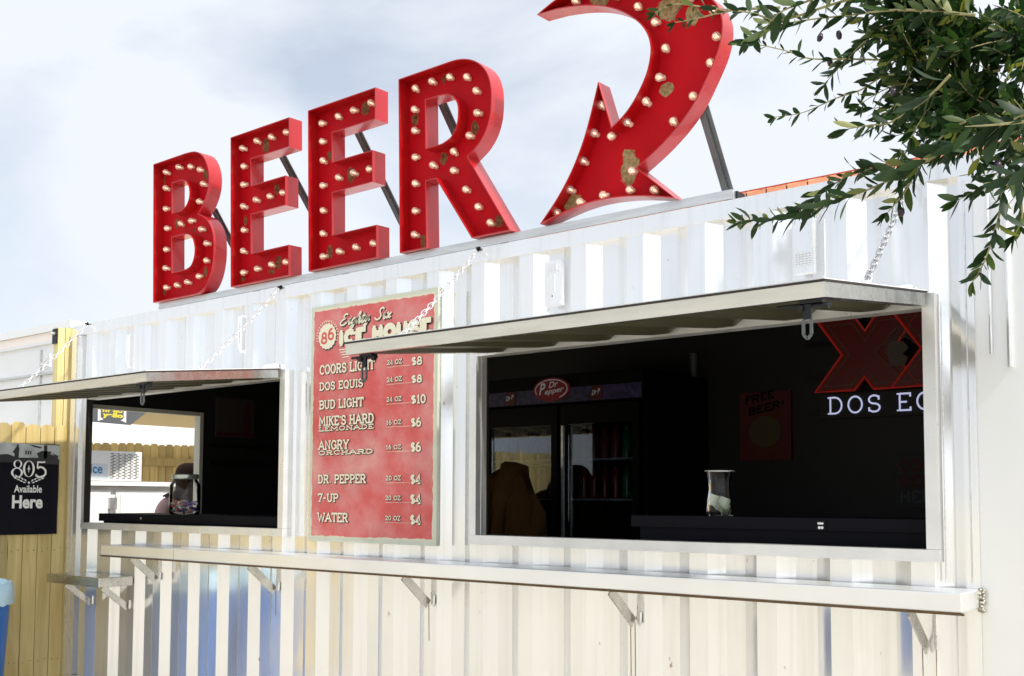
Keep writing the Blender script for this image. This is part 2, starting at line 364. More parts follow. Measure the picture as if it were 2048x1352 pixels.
for a, b in zip(xs, xs[1:]):
    m_ = (a+b)/2; zz = [(ZB, ZT)]
    if 0.262 < m_ < 2.34: zz = [(ZB, 1.33), (2.225, ZT)]
    elif 3.802 < m_ < 5.874: zz = [(ZB, 1.33), (2.232, ZT)]
    ya = 0.006 if a >= 5.894 and False else cy(a+1e-6); yb = cy(b-1e-6)
    for z0, z1 in zz:
        wl.add([(a, ya, z0), (b, yb, z0), (b, yb, z1), (a, ya, z1)], [(0, 1, 2, 3)])
        wl.add([(a, ya+.004, z0), (b, yb+.004, z0), (b, yb+.004, z1), (a, ya+.004, z1)], [(3, 2, 1, 0)])
o = wl.build('corrugated_wall', [SILVER], cont); o.location = (0, 0, -CZ)
q = MB(); q.box(0, 6.05, 0.0, 0.06, 2.637, 2.708); cp(q, 'top_rail', SILVER)
q = MB(); q.box(0, 6.05, -0.004, 0.10, 0.12, 0.283); cp(q, 'bottom_rail', SILVER)
q = MB(); q.box(0.0, 0.06, -0.002, 0.12, 0.286, 2.634); q.box(0.06, 0.075, 0.010, 0.12, 0.286, 2.634); q.box(0.075, 0.118, 0.0, 0.05, 0.286, 2.634); cp(q, 'corner_post', SILVER)
q = MB(); q.box(6.0, 6.046, -0.0005, 0.12, 0.286, 2.634); cp(q, 'corner_post', SILVER)
q = MB(); q.box(0, 6.05, 0.062, 2.44, 2.66, 2.70); cp(q, 'roof', WHITEPANEL)
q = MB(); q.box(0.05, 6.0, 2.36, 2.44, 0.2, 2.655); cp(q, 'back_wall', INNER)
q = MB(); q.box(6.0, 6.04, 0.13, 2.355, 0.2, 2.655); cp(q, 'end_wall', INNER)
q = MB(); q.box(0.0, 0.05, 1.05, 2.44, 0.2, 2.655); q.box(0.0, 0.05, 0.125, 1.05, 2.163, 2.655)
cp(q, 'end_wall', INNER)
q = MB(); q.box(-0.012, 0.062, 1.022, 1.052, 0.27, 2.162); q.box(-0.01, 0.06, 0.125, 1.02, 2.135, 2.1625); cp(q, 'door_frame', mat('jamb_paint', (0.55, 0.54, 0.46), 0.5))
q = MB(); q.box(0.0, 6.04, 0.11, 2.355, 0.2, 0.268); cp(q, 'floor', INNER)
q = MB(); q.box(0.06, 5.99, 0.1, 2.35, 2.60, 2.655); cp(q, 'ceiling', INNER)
for yy0, zz0 in ((1.12, 1.90), (1.12, 1.76)):
    q = MB(); q.box(0.052, 0.07, yy0, 2.3, zz0, zz0+0.03); cp(q, 'wall_rail', BLACKIRON)
# inner lining of the front wall so that the inside stays dark
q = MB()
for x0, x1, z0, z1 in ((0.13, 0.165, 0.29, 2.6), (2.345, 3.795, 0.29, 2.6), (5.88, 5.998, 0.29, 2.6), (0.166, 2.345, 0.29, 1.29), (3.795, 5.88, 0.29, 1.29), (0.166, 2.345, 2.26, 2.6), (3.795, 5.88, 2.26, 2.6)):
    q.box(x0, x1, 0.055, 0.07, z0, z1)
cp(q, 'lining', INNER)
# window frames of square tube
for x0, x1, zt in ((0.231, 2.382, 2.222), (3.760, 5.921, 2.230)):
    fr = MB()
    fr.box(x0, x0+(.033 if x0 < 1 else .041), -0.030, 0.016 if x0 < 1 else .048, 1.331, zt); fr.box(x1-0.043, x1, -0.030, 0.048, 1.331, zt)
    fr.box(x0, x1, -0.031, 0.048, 1.287, 1.330); fr.box(x0+0.042, x1-0.044, -0.020, 0.048, zt-0.05, zt)
    cp(fr, 'window_frame', FRAMEW)
    if x0 < 1:
        q = MB(); q.box(x0+.0335, x0+.038, -.029, .016, 1.332, zt-.051); cp(q, 'dark_strip', RUBBER)  # black strip added to darken the inner side of the frame
# end lock hardware and weld seams
q = MB(); q.tube([(5.935, -0.004, 1.22), (5.936, -0.004, 2.2)], 0.0025, 5); q.tube([(6.02, -0.004, 1.22), (6.02, -0.004, 2.62)], 0.002, 5); cp(q, 'weld_line', GALV)
# small ventilator covers high on the corrugation
def vent(x0, x1, z0, z1, keyhole):
    v = MB(); v.box(x0, x1, -0.022, 0.006, z0, z1)
    o = cp(v, 'ventilator', SILVER)
    d = MB()
    if keyhole:
        d.box(x0+.02, x1-.02, -.0265, -.0225, z1-.045, z1-.015); d.box(x0+.012, x0+.02, -.0265, -.0225, z0+.06, z1-.06); d.box(x0+.05, x0+.056, -.0265, -.0225, z0+.06, z1-.06)
        d.lathe([(0.007, 0), (0.007, .003)], ((x0+x1)/2, -.0225, z0+.045), 'y', 10); d.box((x0+x1)/2-.003, (x0+x1)/2+.003, -.0255, -.0225, z0+.03, z0+.046)
    else:
        for i in range(6): d.box(x0+.008, x1-.008, -.0255, -.0225, z0+.03+i*.009, z0+.033+i*.009)
        for i in range(6): d.box(x0+.008+i*(x1-x0-.016)/5-.0012, x0+.008+i*(x1-x0-.016)/5+.0012, -.027, -.0257, z0+.028, z0+.08)
        d.box(x1-.012, x1-.002, -.03, -.0225, z0+.09, z1); d.lathe([(0.005, 0), (0.005, .003)], ((x0+x1)/2, -.0225, z0+.013), 'y', 8)
    s_ = d.build('louvre', FRAMEW, o); return o
vent(4.203, 4.292, 2.374, 2.578, True); vent(5.40, 5.482, 2.363, 2.575, False)
for xv in (0.70, 1.90):
    q = MB(); q.box(xv-.01, xv+.055, -.012, .004, 2.565, 2.58); q.box(xv-.01, xv+.055, -.012, .004, 2.355, 2.37)
    q.tube([(xv+.03, -.012, 2.57), (xv+.03, -.014, 2.42), (xv+.045, -.014, 2.37)], .006, 6); q.tube([(xv+.048, -.012, 2.57), (xv+.048, -.012, 2.36)], .005, 6)
    cp(q, 'lock_rod', SILVER)

# ------------------------------------------------------------------ flip-up hatches (parts of the container)
def hatch(x0, x1, hz, fy, fz, label):
    h = Vector((0, -.032, hz)); e = Vector((0, fy, fz)); d = (e-h); Ln = d.length; d.normalize(); n = Vector((0, -d.z, d.y))
    if n.z < 0: n = -n
    def P(x, s_, t): p = h+d*s_+n*t; return (x, p.y, p.z)
    def pbox(mb, xa, xb, s0, s1, t0, t1):
        mb.add([P(xa,s0,t0),P(xb,s0,t0),P(xb,s1,t0),P(xa,s1,t0),P(xa,s0,t1),P(xb,s0,t1),P(xb,s1,t1),P(xa,s1,t1)],
               [(0,3,2,1),(4,5,6,7),(0,1,5,4),(1,2,6,5),(2,3,7,6),(3,0,4,7)])
    sh = MB(); xx = {x0+.04, x1-.04}; k = -14
    while P0+k*PER < x1-.04:
        for a, _ in SEG[:-1]:
            x = P0+k*PER+a
            if x0+.04 < x < x1-.04: xx.add(x)
        k += 1
    xx = sorted(xx)
    for a, b in zip(xx, xx[1:]):
        ta = -.008-(cy(a+1e-6)-.006); tb = -.008-(cy(b-1e-6)-.006)
        sh.add([P(a, .005, ta), P(b, .005, tb), P(b, Ln-.05, tb), P(a, Ln-.05, ta)], [(0,1,2,3)])
        sh.add([P(a, .005, ta-.003), P(b, .005, tb-.003), P(b, Ln-.05, tb-.003), P(a, Ln-.05, ta-.003)], [(3,2,1,0)])
        sh.add([P(a, .004, ta), P(b, .004, tb), P(b, .004, tb-.003), P(a, .004, ta-.003)], [(0,1,2,3)])
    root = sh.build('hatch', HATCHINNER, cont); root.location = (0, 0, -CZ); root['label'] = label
    fr = MB(); pbox(fr, x0, x1, Ln-.045, Ln, -.052, -.008); pbox(fr, x0, x0+.038, .02, Ln-.0455, -.052, -.008); pbox(fr, x1-.038, x1, .02, Ln-.0455, -.052, -.008)
    pbox(fr, x0+.0385, x1-.0385, .012, .03, -.020, -.008)
    fr.build('hatch_frame', STEEL, root)
    ga = MB(); pbox(ga, x0-.004, x1+.004, Ln-.05, Ln+.006, -.0075, -.001); pbox(ga, x0-.004, x0+.04, .0, Ln-.051, -.0075, -.001); pbox(ga, x1-.04, x1+.004, .0, Ln-.051, -.0075, -.001)
    ga.build('dark_strip', RUBBER, root)
    sk = MB(); pbox(sk, x0, x1, .0, Ln, -.0005, .003); sk.build('top_skin', WHITE, root)
    for xl, sg in ((x1-.05, -1), (x0+.10, 1)):
        la = MB(); c = P(xl, Ln-.02, -.055)
        la.box(c[0]-.035, c[0]+.035, c[1]-.008, c[1]+.024, c[2]-.010, c[2])
        la.tube([(c[0]-.06, c[1]+.004, c[2]-.016), (c[0]+.055, c[1]+.004, c[2]-.016)], .0055, 8)
        la.tube([(c[0]-.12, c[1]+.03, c[2]-.006), (c[0]-.04, c[1]+.03, c[2]-.006)], .0055, 6)
        for dx in (-.03, .045): la.lathe([(.009, -.009), (.011, 0), (.009, .009)], (c[0]+dx, c[1]-.004, c[2]-.022), 'x', 10)
        la.bar((c[0]-.012, c[1], c[2]-.012), (c[0]-.012, c[1], c[2]-.055), .024, .009, (0, 1, 0))
        o = la.build('hatch_latch', BLACKIRON, root, smooth=40)
        lb = MB(); z0 = c[2]-.055
        lb.bar((c[0]-.024, c[1]-.002, z0), (c[0]-.024, c[1]-.002, z0-.045), .008, .007, (0, 1, 0)); lb.bar((c[0], c[1]-.002, z0), (c[0], c[1]-.002, z0-.045), .008, .007, (0, 1, 0))
        lb.bar((c[0]-.024, c[1]-.002, z0-.045), (c[0]-.012, c[1]-.002, z0-.058), .008, .007, (0, 1, 0)); lb.bar((c[0], c[1]-.002, z0-.045), (c[0]-.012, c[1]-.002, z0-.058), .008, .007, (0, 1, 0))
        # hangs from the latch: same part level
        lb.build('latch_hook', DARKSTEEL, root)
    for xh in (x0+.1, (x0+x1)/2, x1-.1):
        hg = MB(); hg.tube([(xh-.05, -.036, hz+.012), (xh+.05, -.036, hz+.012)], .009, 8); hg.box(xh-.045, xh+.045, -.036, -.002, hz+.004, hz+.03); hg.build('hinge', WHITE, root, smooth=40)
hatch(0.255, 2.345, 2.231, -.875, 2.134, 'hatch propped open over the smaller window, running out of view')
hatch(3.886, 5.896, 2.238, -.939, 2.131, 'hatch propped open over the window with the lit sign')

# ------------------------------------------------------------------ chains that hold the hatches
lm = MB(); a_ = []
for i in range(12):
    t = 2*math.pi*i/12; a_.append((0.0105*math.cos(t), 0, 0.0105*math.sin(t)+(.0105 if math.sin(t) > 1e-6 else -.0105 if math.sin(t) < -1e-6 else 0)))
lm.tube(a_, .0027, 6, closed=True)
link_mesh = lm.build('chain_link', ZINC, smooth=60); lme = link_mesh.data; bpy.data.objects.remove(link_mesh)
lme_dark = lme.copy(); lme_dark.materials.clear(); lme_dark.materials.append(mat('bare_chain', (.42, .42, .43), .35, .9))
def chain(A, B, label, lme=lme):
    A = Vector(A); B = Vector(B); root = thing('chain', label, 'chain', A, 'chains holding the hatches open')
    n = max(2, int((B-A).length/.034)); d = (B-A).normalized()
    x = d.cross(Vector((0, 0, 1))).normalized(); y = d.cross(x)
    ey = MB(); ey.tube([Vector((0, .0, 0)), Vector((0, -.018, .0))], .006, 6); ey.lathe([(.012, 0), (.012, .006)], (0, .004, 0), 'y', 10); ey.build('eye_bolt', BLACKIRON, root)
    for i in range(n):
        p = d*((i+.5)*(B-A).length/n); sag = -.015*math.sin(math.pi*(i+.5)/n)
        o = bpy.data.objects.new('chain_link', lme); COL.objects.link(o); o.parent = root
        u, v = (x, y) if i % 2 else (y, -x)
        ca, sa = math.cos(.4), math.sin(.4); u2 = u*ca+v*sa; v2 = -u*sa+v*ca
        m_ = Matrix((u2, v2, d)).transposed().to_4x4(); m_.translation = p+Vector((0, 0, sag)); o.matrix_local = m_
    sh = MB(); e = B-A; pts = []
    for i in range(14):
        t = 2*math.pi*i/14; pts.append(e+x*.014*math.cos(t)*(1.2-.4*math.sin(t))+d*(.03*math.sin(t)-.015))
    sh.tube(pts, .0033, 6, closed=True); sh.build('snap_hook', ZINC, root, smooth=60)
chain((3.788, -.004, 2.704), (3.95, -.70, 2.168), 'chain crossing the top corner of the red menu board')
chain((5.85, -.004, 2.69), (5.85, -.50, 2.192), 'grey chain whose top disappears behind the olive leaves', lme_dark)
chain((2.297, -.004, 2.702), (2.29, -.52, 2.185), 'white chain below the first two big red letters, ending in a snap hook')
chain((0.200, -.004, 2.706), (0.32, -.55, 2.182), 'white chain hanging in front of the timber post')

# ------------------------------------------------------------------ bar counter, corner shelf
bc = thing('bar_counter', 'long narrow steel counter on triangular brackets below both windows', 'counter', (3.4, 0, 1.1))
def wp(mb, name, m, root, **k):
    o = mb.build(name, m, root, **k); o.location = -Vector(root.location); return o
q = MB(); q.box(.82, 6.046, -.215, -.006, 1.136, 1.201); o = wp(q, 'ledge', LEDGE, bc)
def bevel(o, wdt, seg=2):
    b = o.modifiers.new('edge', 'BEVEL'); b.width = wdt; b.segments = seg; b.limit_method = 'ANGLE'
bevel(o, .005)
q = MB(); q.box(.815, 6.05, -.2165, -.206, 1.128, 1.1355); wp(q, 'drip_edge', mat('rusty_edge', (0.12, 0.07, 0.03), .7, .3, var=.3, scale=20), bc)
for xb in (1.131, 2.298, 3.483, 4.665, 5.869):
    q = MB(); q.bar((xb, -.185, 1.13), (xb, -.012, .985), .045, .008, (1, 0, 0)); wp(q, 'bracket', STEEL, bc)
    q = MB(); q.bar((xb+.022, -.004, 1.128), (xb+.022, -.004, .985), .006, .022, (0, 1, 0)); q.tube([(xb+.03, -.002, 1.03), (xb+.03, -.006, .985)], .007, 6); wp(q, 'bracket_foot', STEEL, bc)
q = MB()
for i in range(46):
    z = 1.125+random.random()*.085; q.lathe([(.001, -.006), (.006, -.003), (.0065, .002), (.001, .006)], (6.052+random.uniform(-.008, .008), -.008-random.random()*.014, z), 'y', 6)
wp(q, 'weld_bead', mat('weld', (0.42, 0.40, 0.34), .4, .9, var=.3, scale=60), bc)
for xs_e in (1.62,):
    q = MB(); q.box(xs_e-.0006, xs_e+.0006, -.2156, -.21, 1.1385, 1.199); wp(q, 'joint', RUBBER, bc)
RUST = mat('rust_run', (.20, .11, .05), .8, var=.4, scale=30)
for xb, ln in ((4.640, .5), (4.662, .62), (5.846, .5), (5.893, .66), (3.470, .18), (2.29, .14)):
    q = MB(); yv = cy(xb)-.0012; q.bar((xb, yv, .985), (xb+.004, cy(xb+.004)-.0012, .985-ln), .0022, .0012, (0, 1, 0)); wp(q, 'rust_run', RUST, bc)
sh = thing('corner_shelf', 'small brushed steel shelf at the end of the wall beside the pine fence', 'shelf', (.5, 0, .93))
q = MB(); q.box(.20, .857, -.243, -.006, .934, .995); bevel(wp(q, 'ledge', STEEL, sh), .004)
for xb in (.36, .81):
    q = MB(); q.bar((xb, -.19, .93), (xb, -.012, .79), .04, .008, (1, 0, 0)); wp(q, 'bracket', STEEL, sh)
    q = MB(); q.tube([(xb+.022, -.008, .84), (xb+.022, -.008, .785)], .009, 6); wp(q, 'bracket_foot', STEEL, sh)

# ------------------------------------------------------------------ neighbouring flat panel
nb = thing('flat_panel_cabin', 'plain white flat sided cabin standing flush against the corrugated wall', 'cabin', (8, 0, 0.1))
q = MB(); q.box(6.0512, 11.5, -.0, .06, .12, 2.62); q.box(6.046, 6.0511, .003, .06, .12, 2.62); wp(q, 'side_panel', PANELPAINT, nb)
q = MB(); q.box(6.054, 11.5, .002, 2.44, 2.624, 2.708); wp(q, 'roof', SILVER, nb)
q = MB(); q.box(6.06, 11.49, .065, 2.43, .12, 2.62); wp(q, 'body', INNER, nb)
q = MB(); q.tube([(6.10, -.008, 2.0), (6.10, -.008, 2.6)], .006, 8); q.tube([(6.16, -.01, 1.95), (6.16, -.01, 2.6)], .01, 8); wp(q, 'lock_rod', SILVER, nb)

# ------------------------------------------------------------------ marquee letters
LEAN, DEP, FACE = -.025, .093, .072
def offset_loop(lp, d):
    n = len(lp); out = []
    for i in range(n):
        a = Vector(lp[i-1]); b = Vector(lp[i]); c = Vector(lp[(i+1) % n])
        e1 = (b-a).normalized(); e2 = (c-b).normalized(); n1 = Vector((-e1.y, e1.x)); n2 = Vector((-e2.y, e2.x)); m_ = n1+n2
        if m_.length < 1e-4: m_ = n1
        m_.normalize(); s_ = min(1/max(m_.dot(n1), .35), 2.0); out.append(tuple(b+m_*d*s_))
    return out
def area(lp): return sum(lp[i-1][0]*lp[i][1]-lp[i][0]*lp[i-1][1] for i in range(len(lp)))/2
bm_ = MB(); bm_.lathe([(.0095, -.006), (.010, .0), (.0165, .010), (.0190, .019), (.0165, .029), (.010, .036), (.003, .0385)], (0, 0, 0), 'y', 12)
bo = bm_.build('bulb', BULBGLASS, smooth=80)
fm = MB(); fm.lathe([(.002, .001), (.0045, .004), (.0058, .012), (.004, .021), (.0015, .025)], (-.001, 0, 0.001), 'y', 8); fo = fm.build('filament', FILAMENT, bo, smooth=80)
km = MB(); km.lathe([(.0125, -.012), (.0125, -.002), (.0105, .001)], (0, 0, 0), 'y', 12); ko = km.build('socket', SOCKET, bo, smooth=40)
bulb_me, fil_me, soc_me = bo.data, fo.data, ko.data
for o in (fo, ko, bo): bpy.data.objects.remove(o)
def letter(name, label, x0, loops, bulbs, patches):
    root = thing(name, label, 'marquee sign', (x0, -.03, 2.752), 'red marquee pieces standing on the roof')
    root.rotation_euler = (-LEAN, 0, 0)      # leans a little forward
    loops = [[(u-x0, v) for u, v in lp] for lp in loops]
    for i, lp in enumerate(loops):
        if (area(lp) > 0) != (i == 0): loops[i] = lp[::-1]
    wall = MB()
    for lp in loops:
        inn = offset_loop(lp, .005); n = len(lp)
        for i in range(n):
            j = (i+1) % n; a, b, c, d = lp[i], lp[j], inn[j], inn[i]
            wall.add([(a[0],0,a[1]),(b[0],0,b[1]),(b[0],DEP,b[1]),(a[0],DEP,a[1]),(d[0],0,d[1]),(c[0],0,c[1]),(c[0],DEP,c[1]),(d[0],DEP,d[1])],
                     [(0,1,2,3),(4,7,6,5),(0,4,5,1),(3,2,6,7)])
    me = wall.build('letter_return', REDENAMEL, root)
    b = bmesh.new(); b.from_mesh(me.data); bmesh.ops.remove_doubles(b, verts=b.verts, dist=1e-4); bmesh.ops.recalc_face_normals(b, faces=b.faces); b.to_mesh(me.data); b.free()
    me.data.shade_smooth(); me.data.set_sharp_from_angle(angle=R(28))
    pl = [[Vector((u, v, 0)) for u, v in offset_loop(lp, .0045)] for lp in loops]
    flat = [p for lp in pl for p in lp]; tri = tessellate_polygon(pl)
    fc = MB(); fc.add([(p.x, FACE, p.y) for p in flat], tri); fc.add([(p.x, FACE+.004, p.y) for p in flat], [t[::-1] for t in tri])
    fme = bpy.data.meshes.new('letter_face'); fme.from_pydata(fc.v, [], fc.f)
    fme.materials.append(face_mat('worn_red_'+name, [(u-x0, v, a*(.8 if name == 'marquee_letter' else 1.0), c*(.8 if name == 'marquee_letter' else 1.0)) for u, v, a, c in patches], name == 'marquee_letter'))
    fo = bpy.data.objects.new('letter_face', fme); COL.objects.link(fo); fo.parent = root
    for (u, v) in bulbs:
        o = bpy.data.objects.new('bulb', bulb_me); COL.objects.link(o); o.parent = root; o.location = (u-x0, FACE-.012, v); o.rotation_euler = (random.uniform(-.22, .22), 0, random.uniform(-.22, .22))
        p = bpy.data.objects.new('filament', fil_me); COL.objects.link(p); p.parent = o
        s_ = bpy.data.objects.new('socket', soc_me); COL.objects.link(s_); s_.parent = o
    return root
S = smooth_pts
H = .902
E1 = [(1.865,H),(2.409,H),(2.409,.732),(2.061,.732),(2.061,.575),(2.375,.575),(2.375,.404),(2.061,.404),(2.061,.175),(2.402,.175),(2.402,0),(1.865,0)]
E2 = [(2.570,H),(3.109,H),(3.107,.733),(2.770,.733),(2.770,.574),(3.085,.574),(3.085,.404),(2.769,.404),(2.767,.174),(3.111,.174),(3.111,0),(2.570,0)]
Bo = [(1.047,0),(1.047,H)]+S([(1.40,H),(1.50,.893),(1.575,.858),(1.627,.795),(1.651,.72),(1.647,.65),(1.622,.59),(1.582,.535),(1.541,.495)])+S([(1.541,.495),(1.60,.468),(1.650,.425),(1.685,.37),(1.700,.30),(1.697,.20),(1.668,.105),(1.615,.035),(1.545,.004),(1.48,0)])[1:]
B1 = [(1.258,.549),(1.258,.739)]+S([(1.33,.739),(1.39,.730),(1.425,.700),(1.443,.662),(1.441,.615),(1.412,.572),(1.365,.551),(1.33,.549)])
B2 = [(1.256,.169),(1.256,.392)]+S([(1.37,.392),(1.43,.383),(1.475,.355),(1.498,.299),(1.495,.24),(1.465,.190),(1.42,.172),(1.36,.169)])
Ro = [(3.279,0),(3.279,H)]+S([(3.60,H),(3.68,.900),(3.757,.882),(3.824,.845),(3.873,.790),(3.897,.725),(3.902,.655),(3.893,.575),(3.865,.505),(3.815,.447),(3.746,.403)])+[(4.006,.003),(3.766,.003),(3.535,.337),(3.467,.337),(3.469,0)]
Rc = [(3.469,.503),(3.469,.747)]+S([(3.56,.747),(3.615,.740),(3.655,.717),(3.680,.682),(3.686,.638),(3.677,.580),(3.645,.530),(3.59,.507),(3.55,.503)])
Ar = S([(4.178,.979),(4.232,1.000),(4.285,1.018),(4.384,1.042),(4.501,1.045),(4.642,1.022),(4.776,.980),(4.906,.912),(5.01,.846),(5.082,.777),(5.113,.717),(5.121,.657),(5.110,.594),(5.086,.535),(5.040,.455),(4.993,.383),(4.929,.313),(4.86,.257),(4.797,.214),(4.705,.161)])+[(4.888,-.002)]+S([(4.888,-.002),(4.758,.029),(4.640,.048),(4.518,.056),(4.41,.050),(4.31,.033),(4.18,.004)])[1:]+S([(4.18,.004),(4.28,.107),(4.358,.211),(4.421,.326),(4.462,.429),(4.492,.520),(4.512,.583)])[1:]+[(4.579,.366)]+S([(4.579,.366),(4.640,.404),(4.690,.452),(4.735,.515),(4.765,.575),(4.780,.640),(4.777,.690),(4.760,.736),(4.730,.780),(4.680,.828),(4.611,.876),(4.522,.918),(4.412,.950),(4.293,.971)])[1:]
bB = [(1.126,.843),(1.268,.850),(1.391,.831),(1.495,.789),(1.531,.691),(1.489,.589),(1.406,.485),(1.284,.480),(1.512,.413),(1.567,.316),(1.558,.210),(1.482,.124),(1.362,.099),(1.246,.093),(1.128,.095),(1.125,.22),(1.124,.344),(1.135,.48),(1.123,.609),(1.123,.739)]
bE1 = [(1.927,.834),(2.061,.847),(2.194,.843),(2.33,.847),(1.931,.727),(1.934,.617),(1.934,.481),(2.054,.499),(2.177,.5),(2.296,.502),(1.934,.341),(1.929,.212),(1.929,.088),(2.063,.092),(2.191,.095),(2.32,.093)]
bE2 = [(2.638,.83),(2.769,.834),(2.897,.842),(3.032,.846),(2.639,.727),(2.643,.613),(2.642,.48),(2.771,.496),(2.894,.497),(3.013,.5),(2.641,.337),(2.639,.208),(2.645,.083),(2.777,.088),(2.905,.092),(3.041,.092)]
bR = [(3.355,.844),(3.475,.853),(3.593,.847),(3.706,.817),(3.769,.735),(3.777,.625),(3.724,.523),(3.615,.462),(3.477,.423),(3.616,.373),(3.696,.26),(3.772,.163),(3.849,.069),(3.346,.091),(3.351,.216),(3.35,.356),(3.354,.494),(3.352,.63),(3.35,.739)]
bA = [(4.366,1.003),(4.581,.960),(4.694,.88),(4.783,.79),(4.826,.66),(4.800,.545),(4.730,.451),(4.634,.383),(4.86,.334),(4.954,.425),(5.038,.539),(5.073,.645),(5.053,.762),(4.497,.49),(4.458,.375),(4.546,.346),(4.398,.26),(4.654,.167),(4.324,.144),(4.505,.09),(4.641,.087),(4.762,.061),(4.376,.081),(4.244,.050),(4.95,.845),(4.84,.915)]
letter('marquee_letter', 'big red letter B covered in bulbs, leaning at the end of the row', 1.047, [Bo, B1, B2], bB, [(1.512,.753,.024,.042),(1.066,.815,.012,.03),(1.201,.502,.024,.04),(1.399,.43,.012,.016),(1.512,.15,.022,.042),(1.068,.076,.02,.028)])
letter('marquee_letter', 'red letter E with bulbs, next to the red letter B', 1.865, [E1], bE1, [(2.112,.82,.04,.055),(2.209,.551,.026,.045),(1.91,.405,.02,.045),(2.216,.11,.035,.05),(2.16,.065,.035,.02),(1.889,.055,.026,.026)])
letter('marquee_letter', 'red letter E with bulbs, next to the red letter R', 2.570, [E2], bE2, [(2.956,.845,.042,.05),(2.665,.644,.028,.04),(2.842,.50,.042,.052),(2.665,.108,.028,.045)])
letter('marquee_letter', 'big red letter R with bulbs, beside the curved arrow', 3.279, [Ro, Rc], bR, [(3.325,.699,.036,.045),(3.733,.567,.03,.045),(3.524,.458,.036,.04),(3.53,.862,.016,.035),(3.879,.077,.036,.04),(3.38,.055,.026,.042)])
letter('marquee_arrow', 'large curved red arrow with bulbs pointing down at the roof edge', 4.18, [Ar], bA, [(4.618,.195,.046,.075),(4.813,.495,.032,.032),(4.319,.085,.044,.05),(4.478,.985,.055,.035),(4.832,.839,.06,.05),(4.945,.775,.038,.042)])

sf = thing('sign_frame', 'long grey steel channel on the roof edge with struts behind the red letters', 'sign frame', (3.1, .04, 2.712))
q = MB(); q.box(1.065, 5.13, .0, .008, 2.712, 2.7505); q.box(1.065, 5.13, .0085, .098, 2.742, 2.7500); q.box(5.1305, 5.1325, .004, .098, 2.712, 2.7495); wp(q, 'channel', GALV, sf)
q = MB(); q.box(5.1335, 5.14, .03, .098, 2.712, 2.749); wp(q, 'end_cap', BLACKIRON, sf)
for xb, z0, sl in ((1.54, 3.30, 1.42), (2.20, 3.503, 1.25), (2.845, 3.505, 1.27), (3.47, 3.52, 1.27), (4.959, 3.15, 1.5)):
    y1 = .085+(z0-2.705)/sl; q = MB(); q.bar((xb, .068, z0), (xb, y1, 2.705), .028, .028, (1, 0, 0)); q.bar((xb+.013, .068, z0), (xb+.013, y1, 2.705), .005, .04, (1, 0, 0)); wp(q, 'strut', DARKSTEEL, sf)

# ------------------------------------------------------------------ lettering helpers
def ell(cx, cy_, rx, ry, a0, a1, n=14):
    return [(cx+rx*math.cos(R(a0+(a1-a0)*i/n)), cy_+ry*math.sin(R(a0+(a1-a0)*i/n))) for i in range(n+1)]
